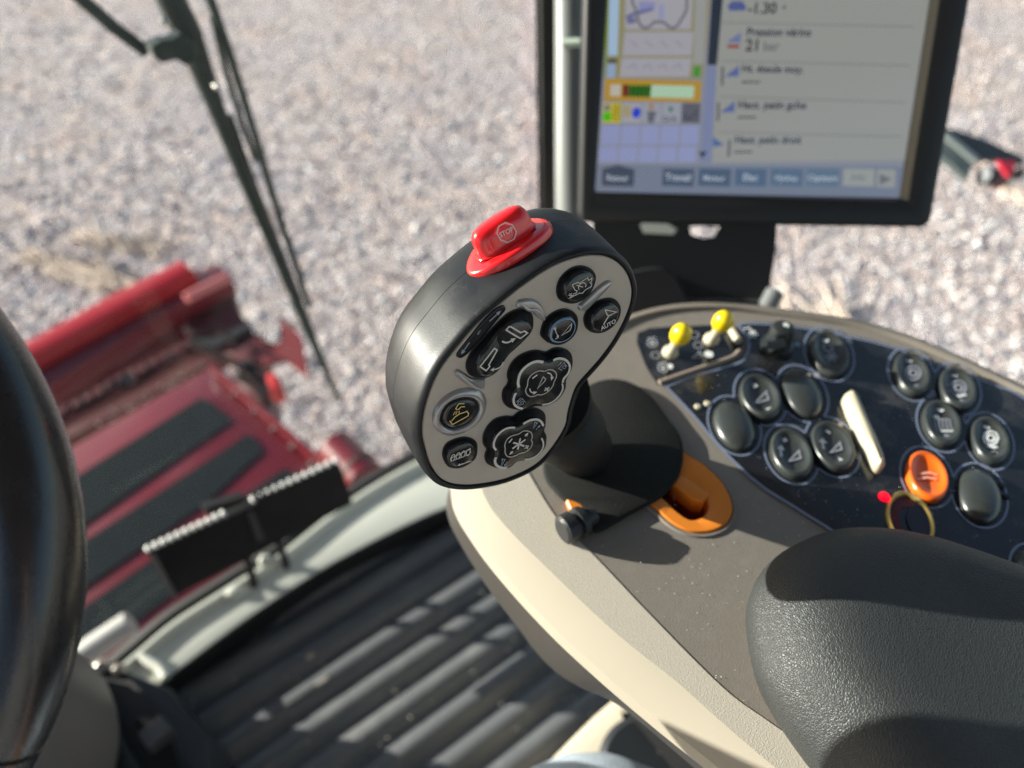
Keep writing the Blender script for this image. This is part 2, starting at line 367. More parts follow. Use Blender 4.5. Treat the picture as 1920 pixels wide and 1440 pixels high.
# dry straw trampled into the yard
STR = pm('dry straw', (.74, .60, .48), .7, var=.3, vscale=3); V = []; Fc = []
for (x0, y0, x1, y1, w, n) in [(60, 492, 235, 535, 22, 120), (150, 452, 300, 470, 18, 40), (1525, 530, 1600, 650, 26, 14), (1440, 540, 1500, 640, 30, 8), (1860, 330, 1920, 400, 16, 12), (1640, 40, 1700, 120, 30, 60)]:
    for _ in range(n):
        t = rng.random(); px = x0+(x1-x0)*t+rng.normal(0, w*.5); py = y0+(y1-y0)*t+rng.normal(0, w*.4); p = Z(px, py, -EYE)
        a = math.atan2(*(Z(x1, y1, -EYE)-Z(x0, y0, -EYE))[1::-1])+rng.normal(0, .5); l = rng.uniform(.05, .2); w2 = .006; k = len(V); z = rng.uniform(.015, .04)
        ca, sa = math.cos(a), math.sin(a)
        for u, v, h in ((-l, -w2, 0), (l, -w2, 0), (l, w2, .006), (-l, w2, .006), (-l, 0, .012), (l, 0, .012)): V.append((p[0]+u*ca-v*sa, p[1]+u*sa+v*ca, z+h))
        Fc += [(k, k+1, k+5, k+4), (k+4, k+5, k+2, k+3), (k, k+3, k+2, k+1)]
tag(mesh('straw', V, Fc, STR, smooth=False, fix=False), 'scattered tan straw lying on the gravel', kind='stuff')

# cab floor : ribbed mat, ribs across the cab
zf = -1.05
ys = np.arange(-1.0, .66, .0025); pitch = .050
def ribz(y):
    t = (y/pitch) % 1.0; return .0145*math.sin(math.pi*t/.86)**.85 if t < .86 else 0
xs = [-.95, -.5, -.1, .1, .3, .6, .95]; V = [(x, y, EYE+zf+ribz(y)) for y in ys for x in xs]; n = len(xs)
Fc = [(i*n+j, i*n+j+1, (i+1)*n+j+1, (i+1)*n+j) for i in range(len(ys)-1) for j in range(n-1)]
tag(mesh('floor', V, Fc, FLOORM, angle=60, fix=False), 'black ribbed rubber floor mat of the cab', kind='structure')
# slab below the mat, cab roof and rear wall
def box(name, x0, x1, y0, y1, z0, z1, mat, parent=None, bev=.01):
    T = [(x0, y0, EYE+z1), (x1, y0, EYE+z1), (x1, y1, EYE+z1), (x0, y1, EYE+z1)]
    b = bmesh.new(); bmesh.ops.create_cube(b, size=1)
    for v in b.verts: v.co = Vector(((x0+x1)/2+v.co.x*(x1-x0), (y0+y1)/2+v.co.y*(y1-y0), EYE+(z0+z1)/2+v.co.z*(z1-z0)))
    if bev: bmesh.ops.bevel(b, geom=b.edges[:], offset=bev, segments=2, affect='EDGES')
    me = bpy.data.meshes.new(name); b.to_mesh(me); b.free(); me.materials.append(mat)
    me.polygons.foreach_set('use_smooth', [True]*len(me.polygons)); me.set_sharp_from_angle(angle=R(30))
    o = bpy.data.objects.new(name, me); sc.collection.objects.link(o)
    if parent is not None: o.parent = parent; o.matrix_parent_inverse = Matrix.Translation(-parent.location)
    return o
HEADL = pm('grey headliner', (.22, .21, .2), .9); WALLM = pm('grey cab lining', (.16, .155, .15), .8)
tag(box('slab', -.97, .97, -1.0, .655, -1.2, -1.066, DARK), kind='structure')
tag(box('roof', -.95, .95, -1.1, .60, .52, .62, HEADL), kind='structure')
tag(box('rear_wall', -.95, .95, -1.14, -1.02, -1.06, -.35, WALLM), kind='structure')

# ---------------------------------------------------------------- sill, seal, windscreen, pillar
zs = -1.0
fr_px = [(120, 1345), (170, 1304), (218, 1265), (262, 1228), (328, 1173), (422, 1112), (530, 1023+20), (656, 934+12), (769, 878), (850, 845), (930, 820), (1010, 800)]
bk_px = [(215, 1345), (265, 1308), (312, 1272), (355, 1240), (400, 1206), (460, 1162), (526, 1117), (601, 1069), (652, 1040), (715, 1007), (778, 976), (841, 950), (930, 925), (1010, 905)]
FRT = resample([Z(x, y, zs) for x, y in fr_px], 60, False); BCK = resample([Z(x, y, zs) for x, y in bk_px], 60, False)
def shift(P, dy=0, dz=0): return [p+np.array([0, dy, dz]) for p in P]
t = thing('front_sill', FRT[30]-np.array([0, 0, .09]), 'pale grey painted metal sill curving along the front edge of the ribbed floor', 'sill')
loft('dark_gap_strip', [shift(BCK, -.004, -.06), shift(BCK, -.004, -.004), shift(BCK, 0, -.001)], SEAL, t, False, False, closed=False, angle=30)  # black strip puts the dark gap under the raised sill into colour
prof = [shift(BCK, 0, -.004), shift(BCK, .001, -.001), shift(BCK, .004, 0), [(a*.5+b*.5)+np.array([0, 0, .002]) for a, b in zip(BCK, FRT)], shift(FRT, -.012, .001), shift(FRT, -.006, .012), shift(FRT, 0, .012), shift(FRT, .002, -.085)]
loft('sill_plate', prof, SILLM, t, False, False, closed=False, angle=30)
# raised stiffening rib at the left end of the sill
e = [Z(*p, zs+.006) for p in q('N', [(650, 590), (720, 640), (800, 690), (850, 760)])]
tube('rib', e, .007, SILLM, t, sm=12)
e = [Z(*p, zs+.004) for p in q('K', [(870, 585), (930, 560), (1000, 540)])]; tube('weld_bead', e, .008, SILLM, t, sm=10, rads=[.003, .011, .003])
tag(loft('rubber_seal', [shift(FRT, .002, -.08), shift(FRT, .002, .006), shift(FRT, .012, .014), shift(FRT, .026, .008), shift(FRT, .03, -.08)], SEAL, None, False, False, closed=False),
    'black rubber seal between the pale sill and the windscreen', 'rubber seal')
# windscreen: bowed pane standing on the seal, leaning outwards
bot = shift(FRT, .034, -.005); rows = []
for k in np.linspace(0, 1, 9): rows.append([p+np.array([p[0]*.12*k, .06*k+.05*math.sin(math.pi*k*.8), 1.46*k]) for p in bot])
left_ext = [np.array([bot[0][0]-.14*i, bot[0][1]-.11*i, bot[0][2]]) for i in (4, 3, 2, 1)]
rows2 = []
for k, rw in zip(np.linspace(0, 1, 9), rows): rows2.append([p+np.array([p[0]*.12*k, .06*k+.05*math.sin(math.pi*k*.8), 1.46*k]) for p in left_ext]+rw)
tag(loft('windscreen', rows2, GL, None, False, False, closed=False), 'large clear curved windscreen between the cab and the gravel yard', 'windscreen')
# corner pillar
PB = Z(1030, 800, -.95); PT = W(1026, 0, .80); ax = (PT-PB)/np.linalg.norm(PT-PB)
t = thing('corner_pillar', PB, 'slim black upright pillar at the right end of the windscreen, left of the pale tube', 'pillar')
hw = .0092; PE = PB+(PT-PB)*1.75
def barloft(name, a, b, w, d, mat, parent, side=None, n=2):
    a = np.array(a); b = np.array(b); z = (b-a)/np.linalg.norm(b-a); s = np.array(side if side is not None else RT); s = s-z*(s@z); s /= np.linalg.norm(s); f = np.cross(z, s)
    c = .25; sh = [(-1, -1+c), (-1+c, -1), (1-c, -1), (1, -1+c), (1, 1-c), (1-c, 1), (-1+c, 1), (-1, 1-c)]
    return loft(name, [[p+s*u*w/2+f*v*d/2 for u, v in sh] for p in (a, b)], mat, parent, True, True, angle=25)
barloft('pillar_post', PB, PE, .019, .05, PILL, t)
barloft('rubber_strip', PB+RT*-.0105+FW*.01, PE+RT*-.0105+FW*.01, .005, .02, SEAL, t)
# right side window pane behind the pillar
SW = [PB+RT*.01, PB+np.array([.28, -1.35, 0])]
V = [SW[0], SW[1], SW[1]+np.array([.1, 0, 1.45]), PE]; tag(mesh('side_window', [tuple(v) for v in V], [(0, 1, 2, 3)], GL, smooth=False), 'clear side window pane right of the corner pillar and behind the monitor', 'window')

# ---------------------------------------------------------------- things outside the glass
# wiper
t = thing('windscreen_wiper', Y(640, 755, .88), 'dark green-black pantograph wiper lying diagonally outside the windscreen', 'wiper')
yw = .89
def wy(pts, dy=0): return [Y(x, y, yw+dy+(720-y)*.00008) for x, y in pts]
tube('wiper_arm', wy([(300, -60), (321, 0), (352, 62), (378, 132), (425, 255), (476, 378), (515, 470), (544, 544)]), .012, WIPE, t, n=10, rads=[.017, .017, .017, .014, .0095, .009, .008, .007])
tube('guide_arm', wy([(375, -60), (395, 0), (425, 85), (453, 172), (492, 300), (533, 435), (560, 510), (579, 573)], -.01), .006, WIPE, t, n=8, rads=[.0058, .0058, .0055, .005, .005, .005])
tube('blade', wy([(430, 215), (476, 352), (520, 470), (560, 575), (600, 670), (638, 752)], .012), .007, WIPE, t, n=8, rads=[.004, .0065, .009, .0095, .007, .0035])
tube('tie_bar', wy([(398, 30), (425, 140), (455, 235), (480, 300)], .004), .004, WIPE, t, n=8)
tube('link_rod', wy([(120, -36), (155, 0), (214, 52), (275, 97)]), .008, WIPE, t, n=8)
pl = Pl(Y(330, 90, yw-.012), [0, -1, .1])
raised('pivot_block', pl, [(284, 88), (305, 76), (322, 76), (340, 64), (366, 84), (372, 112), (352, 124), (330, 112), (306, 120), (290, 108)], [(0, -.02), (0, .004), (.002, .006)], WIPE, t, N=40, smooth=False)
for p in [(310, 43), (409, 166)]:
    c = Y(*p, yw-.018); cyl('rivet', c+np.array([0, .01, 0]), c, [(0, .0035), (.8, .0035), (1, .002)], METAL, t, n=12)

# grey hand rail outside, below the wheel
tag(tube('handrail', [Y(x, y, .86) for x, y in [(20, 1330), (100, 1269), (180, 1212), (246, 1168)]], .0235, GREYM, None, n=20), 'round grey metal rail end outside the glass just right of the steering wheel', 'handrail')

# red feeder housing with grit strips
zo = -1.75
t = thing('feeder_housing', Z(330, 980, zo-.35), 'red machine housing with dark grey anti slip strips seen through the windscreen', 'machine housing')
top = [(-150, 1010), (60, 880), (250, 768), (395, 686), (425, 700), (500, 775), (596, 862), (650, 905), (700, 985), (560, 1130), (300, 1330), (-150, 1560)]
prism('top_plate', [Z(*p, zo) for p in top], [0, 0, -.3], REDP, t, bevel=.012)
def pads(name, px, z):
    prism(name, [Z(*p, z+.006) for p in px], [0, 0, -.004], GRIT, t)
def rnd(px, r=.18, n=5):      # round the corners of a polygon
    out = []; m_ = len(px); px = [np.array(p, float) for p in px]
    for i in range(m_):
        a, b, c = px[i-1], px[i], px[(i+1) % m_]; ra = min(r, 9/np.linalg.norm(a-b)); rc = min(r, 9/np.linalg.norm(c-b)); A = b+(a-b)*ra; Cc = b+(c-b)*rc
        for k in np.linspace(0, 1, n): out.append(tuple((1-k)**2*A+2*k*(1-k)*b+k*k*Cc))
    return out
pads('anti_slip_strip', rnd([(-60, 1030), (150, 888), (378, 744), (436, 788), (170, 974), (-60, 1130)]), zo)
pads('anti_slip_strip', rnd([(-60, 1160), (170, 1006), (467, 812), (494, 845), (384, 945), (166, 1096), (-60, 1240)]), zo)
pads('anti_slip_strip', rnd([(-60, 1280), (168, 1130), (400, 968), (536, 876), (572, 905), (480, 1000), (300, 1130), (120, 1270), (-60, 1400)]), zo)
for k in range(7):
    c = Z(405+k*36, 706+k*33, zo+.004); cyl('bolt_head', c, c+np.array([0, 0, .008]), [(0, .009), (.7, .009), (1, .006)], GREYG, t, n=6)
barloft('side_flange', Z(398, 690, zo+.02), Z(668, 925, zo+.02), .02, .03, REDP, t)
prism('bracket', [Z(*p, zo-.1) for p in q('L', [(1180, 820), (1260, 860), (1290, 940), (1200, 960), (1120, 850)])], [0, 0, -.15], GREYG, t, bevel=.01)

# red header in front of it
t = thing('header', Z(300, 600, -2.5), 'red harvester header with bright top edge and worn parts, beyond the feeder housing', 'header')
def LP(pts, z): return [Z(*p, z) for p in q('L', pts)]
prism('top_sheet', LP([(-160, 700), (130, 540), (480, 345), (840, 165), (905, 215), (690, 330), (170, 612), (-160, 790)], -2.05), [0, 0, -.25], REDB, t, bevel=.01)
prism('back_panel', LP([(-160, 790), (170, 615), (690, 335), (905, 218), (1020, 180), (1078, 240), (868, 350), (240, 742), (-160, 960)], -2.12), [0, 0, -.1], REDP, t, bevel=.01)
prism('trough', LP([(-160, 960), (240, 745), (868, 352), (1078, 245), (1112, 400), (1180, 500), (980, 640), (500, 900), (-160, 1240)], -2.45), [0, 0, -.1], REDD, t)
V = LP([(-100, 990), (270, 800), (560, 640), (850, 500)], -2.3); tube('cross_tube', V, .05, REDP, t, n=14)
V = LP([(-100, 1120), (330, 900), (640, 740), (900, 590)], -2.33); tube('drive_tube', V, .035, REDD, t, n=14)
tube('lit_bar', LP([(865, 345), (965, 295), (1065, 245)], -2.04), .022, pm('sunlit red bar', (.75, .22, .2), .4), t, n=12)  # red tube; the sunlight on it is put in as a pale tone
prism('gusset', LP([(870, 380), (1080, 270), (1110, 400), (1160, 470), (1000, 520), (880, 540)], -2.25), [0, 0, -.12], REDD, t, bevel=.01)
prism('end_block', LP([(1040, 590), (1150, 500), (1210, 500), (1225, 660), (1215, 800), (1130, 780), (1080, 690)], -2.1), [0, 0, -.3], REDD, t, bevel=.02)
cyl('bearing', Z(*q('L', [(1150, 690)])[0], -2.1), Z(*q('L', [(1150, 690)])[0], -2.02), [(0, .05), (.8, .05), (1, .035)], DARK, t, n=20)
prism('arrow_plate', LP([(1180, 520), (1262, 578), (1316, 530), (1300, 432), (1404, 520), (1436, 702), (1322, 622), (1225, 655)], -2.06), [0, 0, -.025], pm('dull dark red plate', (.22, .03, .028), .5, dust=.3, dscale=12, dcol=(.2, .1, .08)), t)
prism('black_strap', LP([(880, 540), (1000, 530), (1160, 455), (1175, 480), (1010, 570), (890, 560)], -2.08), [0, 0, -.03], DARK, t)
prism('torn_label', LP([(500, 745), (600, 690), (635, 715), (560, 765), (510, 775)], -2.27), [0, 0, -.01], pm('worn grey patch', (.3, .28, .24), .7, var=.5, vscale=20), t)
for i in range(26):
    a = i/25; c = Z(*q('L', [(470+a*470, 930-a*270+rng.normal(0, 9))])[0], -2.3); tube('chaff', [c, c+np.array([rng.normal(0, .02), rng.normal(0, .02), .008])], .004+.004*rng.random(), STR, t, n=6) if i % 2 == 0 else None
for (a, b, z, r_) in (([(900, 560), (980, 600), (1080, 640), (1180, 730), (1240, 840)], 0, -2.0, .018), ([(860, 480), (930, 520), (1010, 500), (1100, 560)], 0, -2.02, .013), ([(300, 870), (420, 840), (520, 770), (640, 740), (760, 640)], 0, -2.2, .012)):
    tube('hose', LP(a, z), r_*.8, bpy.data.materials.get('dull hose') or pm('dull hose', (.02, .012, .012), .9, spec=.1), t, n=10, sm=24)
for k in range(12):
    c = Z(*q('L', [(330+k*52, 880-k*27)])[0], -2.2); barloft('finger', c, c+np.array([.01, .10, -.02]), .012, .012, DARK if k % 2 else REDP, t)
x = thing('marker_light', Z(513, 712, -2.2), 'small bright red marker lamp beside the arrow shaped red plate', 'marker lamp')
prism('lens', LP([(1236, 700), (1270, 680), (1300, 712), (1318, 762), (1282, 782), (1244, 768)], -2.0), [0, 0, -.07], REDL, x, bevel=.012)
prism('mount', LP([(1215, 700), (1240, 690), (1245, 800), (1222, 800)], -2.03), [0, 0, -.1], DARK, x)
# small red drum at the right corner of the housing
t = thing('red_drum', Z(645, 855, -1.9), 'short dull red cylinder lying on the gravel side of the housing, right of its corner', 'cylinder')
a0 = Z(612, 880, -1.62); a1 = Z(672, 838, -1.62); d_ = np.array([.12, -.17, -.02])
cyl('barrel', Z(628, 838, -1.72), Z(688, 902, -1.72), [(0, .05), (.03, .062), (.5, .062), (.97, .062), (1, .05)], REDP, t, n=28)
cyl('band', Z(668, 880, -1.72), Z(674, 886, -1.72), [(0, .066), (1, .066)], REDD, t, n=28)
# lamp bracket seen through the right hand glass
t = thing('lamp_bracket', W(1850, 330, 1.55), 'grey green steel bracket with a red reflector, outside right of the monitor', 'bracket')
def MW(pts, d): return [W(*p, d) for p in q('M', pts)]
prism('side_plate', MW([(60, 235), (190, 335), (560, 680), (490, 880), (330, 740), (60, 520)], 1.5), FW*.02, GREYG, t)
barloft('top_flange', W(1752, 236, 1.495), W(1831, 302, 1.495), .012, .012, pm('pale flange paint', (.3, .34, .33), .5), t)  # paler grey than the side plate
prism('inner_plate', MW([(100, 200), (225, 245), (700, 400), (1178, 620), (1178, 700), (850, 650), (600, 640)], 1.56), FW*.02, pm('dark blue grey plate', (.035, .045, .055), .5), t)
cyl('bush', W(1843, 328, 1.5), W(1878, 336, 1.54), [(0, .016), (.1, .02), (.9, .02), (1, .016)], pm('blue black bush', (.02, .032, .045), .45), t)
prism('reflector', MW([(860, 660), (1070, 670), (1060, 780), (990, 860), (930, 770)], 1.47), FW*.008, pm('red reflector', (.75, .03, .06), .35), t)
prism('red_tab', MW([(830, 980), (900, 920), (975, 880), (970, 940), (880, 1010)], 1.48), FW*.01, REDD, t)
prism('end_clip', MW([(1080, 800), (1178, 720), (1178, 860), (1110, 850)], 1.48), FW*.02, DARK, t)

# foot plate standing on the sill
t = thing('foot_plate', Z(480, 1090, zs), 'tall black foot rest plate with a toothed top edge standing on the pale sill', 'foot rest')
q4 = [Z(326, 1120, -.925), Z(661, 944, -.925), Z(630, 868, -.815), Z(277, 1035, -.815)]
c_ = sum(q4)/4; nrm = np.cross(q4[1]-q4[0], q4[3]-q4[0]); nrm /= np.linalg.norm(nrm)
if nrm@(C-c_) < 0: nrm = -nrm
PLT = pm('black foot plate', (.009, .008, .010), .5, dust=.25, dscale=40, dcol=(.05, .045, .045))
FP = Pl(c_, nrm)
def fpx(px, h=0): return [FP.P(x, y, h) for x, y in px]
prism('plate', fpx([(326, 1120), (661, 944), (640, 878), (632, 866), (480, 936), (277, 1035)]), -nrm*.004, PLT, t)
barloft('top_lip', FP.P(275, 1034, .0015), FP.P(480, 941, .0015), .012, .004, PLT, t, side=nrm)
barloft('top_lip', FP.P(478, 934, .003), FP.P(633, 866, .003), .012, .004, PLT, t, side=nrm)
TOOTH = pm('worn steel tooth', (.85, .84, .80), .3)
for i in range(26):
    a = i/25; px, py = 279+a*350, 1031-a*165
    if 11 <= i <= 13: continue
    c = FP.P(px, py, .002)+np.array([0, 0, .003]); cyl('tooth', c-nrm*.0045, c+nrm*.0045, [(0, .0022), (.2, .0033), (.8, .0033), (1, .0022)], TOOTH, t, n=12)
barloft('end_edge', FP.P(283, 1036, .003), FP.P(327, 1118, .003), .006, .003, pm('worn plate edge', (.2, .19, .18), .4), t, side=FP.x)
prism('clamp', fpx(q('K', [(990, 240), (1015, 235), (1062, 345), (1030, 355)]), .006), nrm*-.004, pm('dull bracket', (.12, .115, .12), .4, metal=.5), t)
prism('rear_blade', [Z(*p, -.85)+np.array([0, .03, -.01]) for p in q('K', [(820, 245), (985, 190), (1000, 215), (840, 262)])], [0, 0, -.02], PLT, t)
for a, b in (((462, 1042), (478, 1098)), ((521, 1010), (538, 1062))):
    barloft('strut', FP.P(*a, -.004), Z(*b, zs), .008, .012, PLT, t)
cyl('bolt_head', Z(497, 1052, zs), Z(497, 1052, zs+.016), [(0, .011), (.8, .011), (1, .008)], SILLM, t, n=6)

# ---------------------------------------------------------------- steering column and pedal
t = thing('steering_column', Z(90, 1440, zf), 'dark taupe steering column with a black footwell bracket at the lower left of the floor', 'steering column')
COLB = pm('dark blue grey moulding', (.03, .034, .04), .4, bump=('noise', 600, .2, .0005))
prism('bracket_base', [Z(*p, -.93) for p in [(150, 1262), (172, 1243), (205, 1240), (235, 1257), (318, 1290), (345, 1330), (385, 1372), (392, 1440), (400, 1560), (60, 1560), (90, 1400)]], [0, 0, -.11], COLB, t, bevel=.006)
prism('bracket_rib', [Z(*p, -.90) for p in [(158, 1262), (172, 1262), (206, 1335), (236, 1395), (268, 1460), (300, 1560), (262, 1560), (228, 1460), (204, 1395), (176, 1325)]], [0, 0, -.05], COLB, t, bevel=.004)
prism('recess', [Z(*p, -.915) for p in [(196, 1262), (232, 1262), (300, 1330), (340, 1440), (350, 1500), (290, 1500), (246, 1400), (214, 1330)]], [0, 0, -.02], DARK, t)
for p, r_ in (((190, 1251), .011), ((222, 1256), .009)):
    cyl('bolt', Z(*p, -.925), Z(*p, -.905), [(0, r_), (.7, r_), (1, r_*.6)], METAL, t, n=12)
cy = [Z(-20, 1480, -1.04), Z(-20, 1440, -.82), Z(-60, 1390, -.60), Z(-280, 1240, -.38)]
tube('shroud', cy, .1, COLG, t, n=40, sm=20, rads=[.135, .125, .11, .085, .07])
cyl('screw_hole', Z(148, 1378, -.80), Z(147, 1376, -.797), [(0, .004), (1, .003)], DARK, t, n=10)
t = thing('pedal', Z(300, 1375, -.95), 'small ribbed black pedal pad beside the steering column', 'pedal')
pp = [Z(*p, -.86) for p in [(258, 1378), (303, 1340), (322, 1366), (276, 1404)]]
prism('pad', pp, [0, 0, -.02], pm('pedal rubber', (.035, .036, .042), .5), t, bevel=.003)
for i in range(6):
    k = (i+.5)/6; a = pp[0]*(1-k)+pp[3]*k; b = pp[1]*(1-k)+pp[2]*k; tube('rib', [a+(b-a)*.04+np.array([0, 0, .001]), b-(b-a)*.04+np.array([0, 0, .001])], .0022, pm('pedal rib', (.09, .09, .1), .4) if i == 0 else bpy.data.materials['pedal rib'], t, n=8)
barloft('arm', (pp[0]+pp[2])/2-np.array([0, 0, .02]), Z(240, 1330, -.95), .012, .012, DARK, t)

# debris on the floor
for (x0, y0, x1, y1, r_, lab) in [(572, 1224, 590, 1236, .004, 'small pale pebble lying between two floor ribs near the sill'), ]:
    b = bmesh.new(); bmesh.ops.create_icosphere(b, subdivisions=2, radius=1)
    c = Z(581, 1230, zf+.012)
    for v in b.verts: v.co = Vector(c)+Vector((v.co.x*.006*(1+.2*rng.random()), v.co.y*.004, v.co.z*.0035))
    me = bpy.data.meshes.new('pebble'); b.to_mesh(me); b.free(); me.materials.append(pm('pebble', (.45, .36, .28), .7)); me.polygons.foreach_set('use_smooth', [True]*len(me.polygons))
    o = bpy.data.objects.new('pebble', me); sc.collection.objects.link(o); tag(o, lab, 'pebble')
t = thing('cable_tie', Z(500, 1350, zf+.01), 'thin grey strap with a flat tip lying across the floor ribs', 'strap')
tube('strap', [Z(x, y, zf+.014) for x, y in [(330, 1470), (422, 1400), (520, 1335), (590, 1286)]], .0016, pm('grey strap', (.12, .12, .12), .5), t, n=8, sm=12)
barloft('tip', Z(592, 1285, zf+.014), Z(614, 1271, zf+.014), .007, .003, pm('strap tip', (.3, .27, .24), .5), t)
V = []; Fc = []
for i in range(150):                      # crumbs and dust on the mat
    p = Z(rng.uniform(350, 1120), rng.uniform(1050, 1440), zf+.0105); s = rng.uniform(.0006, .002); k = len(V)
    for x, y, z in ico: V.append((p[0]+x*s, p[1]+y*s, p[2]+z*s*.7))
    Fc += [tuple(k+j for j in f) for f in icf]
tag(mesh('crumbs', V, Fc, pm('pale crumbs', (.5, .45, .38), .5), smooth=False, fix=False), 'small pale crumbs and fluff on the floor mat', kind='stuff')

# ---------------------------------------------------------------- seat base and knee
t = thing('seat_base', Z(1200, 1440, -1.05), 'rounded beige plastic seat base with a black round cap under the armrest console', 'seat base')
SBP = Pl([0, 0, EYE-.62], [0, 0, 1])
prism('housing', [Z(*p, -.72) for p in [(1163, 1292), (1120, 1328), (1075, 1372), (1040, 1408), (990, 1470), (960, 1600), (1500, 1700), (1500, 1500), (1330, 1420), (1240, 1345), (1182, 1298)]], [0, 0, -.31], pm('beige seat base plastic', (.62, .55, .42), .45), t, bevel=.02)
cc = Z(1218, 1448, -.715); cyl('round_cap', cc, cc+np.array([0, 0, .012]), [(0, .048), (.6, .048), (1, .042)], pm('black cap', (.015, .018, .022), .5), t, n=48)
cyl('screw', Z(1243, 1406, -.703), Z(1243, 1406, -.70), [(0, .005), (1, .004)], METAL, t, n=14)

def person():
    J = {'pel': (-.20, -.50, -.50), 'spine': (-.20, -.50, -.36), 'chest': (-.20, -.52, -.14), 'neck': (-.20, -.50, .06), 'head': (-.20, -.45, .17), 'crown': (-.20, -.44, .27),
         'hipR': (-.11, -.47, -.52), 'kneeR': (.112, .072, -.552), 'shinR': (.07, .02, -.80), 'ankR': (.04, -.04, -.98), 'toeR': (.04, .06, -1.01),
         'hipL': (-.29, -.47, -.52), 'kneeL': (-.36, -.04, -.54), 'ankL': (-.36, -.05, -.98), 'toeL': (-.38, .08, -1.01),
         'shR': (-.02, -.52, -.02), 'elR': (.02, -.40, -.28), 'wrR': (-.06, -.20, -.42), 'palmR': (-.07, -.15, -.44),
         'shL': (-.38, -.52, -.02), 'elL': (-.44, -.40, -.28), 'wrL': (-.34, -.22, -.42), 'palmL': (-.33, -.17, -.44)}
    rad = {'pel': .13, 'spine': .125, 'chest': .14, 'neck': .05, 'head': .085, 'crown': .06, 'hipR': .085, 'hipL': .085, 'kneeR': .082, 'kneeL': .06, 'shinR': .055, 'ankR': .04, 'ankL': .04, 'toeR': .035, 'toeL': .035,
           'shR': .06, 'shL': .06, 'elR': .042, 'elL': .042, 'wrR': .026, 'wrL': .026, 'palmR': .03, 'palmL': .03}
    E_ = [('pel', 'spine'), ('spine', 'chest'), ('chest', 'neck'), ('neck', 'head'), ('head', 'crown'), ('pel', 'hipR'), ('hipR', 'kneeR'), ('kneeR', 'shinR'), ('shinR', 'ankR'), ('ankR', 'toeR'),
          ('pel', 'hipL'), ('hipL', 'kneeL'), ('kneeL', 'ankL'), ('ankL', 'toeL'), ('chest', 'shR'), ('shR', 'elR'), ('elR', 'wrR'), ('wrR', 'palmR'), ('chest', 'shL'), ('shL', 'elL'), ('elL', 'wrL'), ('wrL', 'palmL')]
    for s, sg in (('R', 1), ('L', -1)):
        px_, py_, pz_ = J['palm'+s]
        for i in range(4):
            l = (.035, .04, .038, .03)[i]; x0 = px_+sg*(.024-.016*i)
            J['f%d%s' % (i, s)] = (x0, py_+.045, pz_-.005); J['g%d%s' % (i, s)] = (x0, py_+.045+l, pz_-.03); rad['f%d%s' % (i, s)] = .009; rad['g%d%s' % (i, s)] = .008
            E_ += [('palm'+s, 'f%d%s' % (i, s)), ('f%d%s' % (i, s), 'g%d%s' % (i, s))]
        J['th'+s] = (px_-sg*.045, py_+.02, pz_-.01); J['tt'+s] = (px_-sg*.055, py_+.05, pz_-.02); rad['th'+s] = .011; rad['tt'+s] = .009; E_ += [('palm'+s, 'th'+s), ('th'+s, 'tt'+s)]
    K = list(J); me = bpy.data.meshes.new('person')
    me.from_pydata([(J[k][0], J[k][1], J[k][2]+EYE) for k in K], [(K.index(a), K.index(b)) for a, b in E_], [])
    o = bpy.data.objects.new('person', me); sc.collection.objects.link(o); o.modifiers.new('skin', 'SKIN')
    for i, k in enumerate(K): me.skin_vertices[0].data[i].radius = (rad[k], rad[k])
    me.skin_vertices[0].data[0].use_root = True
    o.modifiers.new('sub', 'SUBSURF').levels = 2; o.modifiers['sub'].render_levels = 2
    dg = bpy.context.evaluated_depsgraph_get(); m2 = bpy.data.meshes.new_from_object(o.evaluated_get(dg)); m2.name = 'person'
    o.modifiers.clear(); o.data = m2
    for mm in (JEANS, SHIRT, SKIN, BOOT): m2.materials.append(mm)
    for p in m2.polygons:
        c = p.center; z = c.z-EYE; p.use_smooth = True
        if c.y > -.27 and z > -.46 and abs(c.x+.2) > .08 and c.y < 0 and not (c.x > .0 and c.y > -.1) or (z > .06): p.material_index = 2
        elif z > -.43: p.material_index = 1
        elif z < -.93: p.material_index = 3
        else: p.material_index = 0
    tag(o, 'person seated in the driver seat, one knee in faded blue jeans showing', 'person')
    b = bmesh.new(); bmesh.ops.create_uvsphere(b, u_segments=24, v_segments=16, radius=1)
    for v in b.verts: v.co = Vector((-.20+v.co.x*.098, -.475+v.co.y*.105, EYE+.215+v.co.z*.10))
    bmesh.ops.delete(b, geom=[v for v in b.verts if v.co.z < EYE+.17 and v.co.y > -.48], context='VERTS')
    hm = bpy.data.meshes.new('hair'); b.to_mesh(hm); b.free(); hm.materials.append(pm('brown hair', (.04, .025, .015), .7)); h = bpy.data.objects.new('hair', hm); sc.collection.objects.link(h); h.parent = o
person()
t = thing('driver_seat', (-.2, -.5, EYE-1.05), 'black cushioned driver seat behind the camera', 'seat')
box('cushion', -.45, .04, -.78, -.26, -.72, -.60, LEATH, t, .04); box('backrest', -.43, .03, -.86, -.74, -.66, .0, LEATH, t, .04); box('pedestal', -.38, -.02, -.7, -.34, -1.05, -.73, DARK, t, .01)

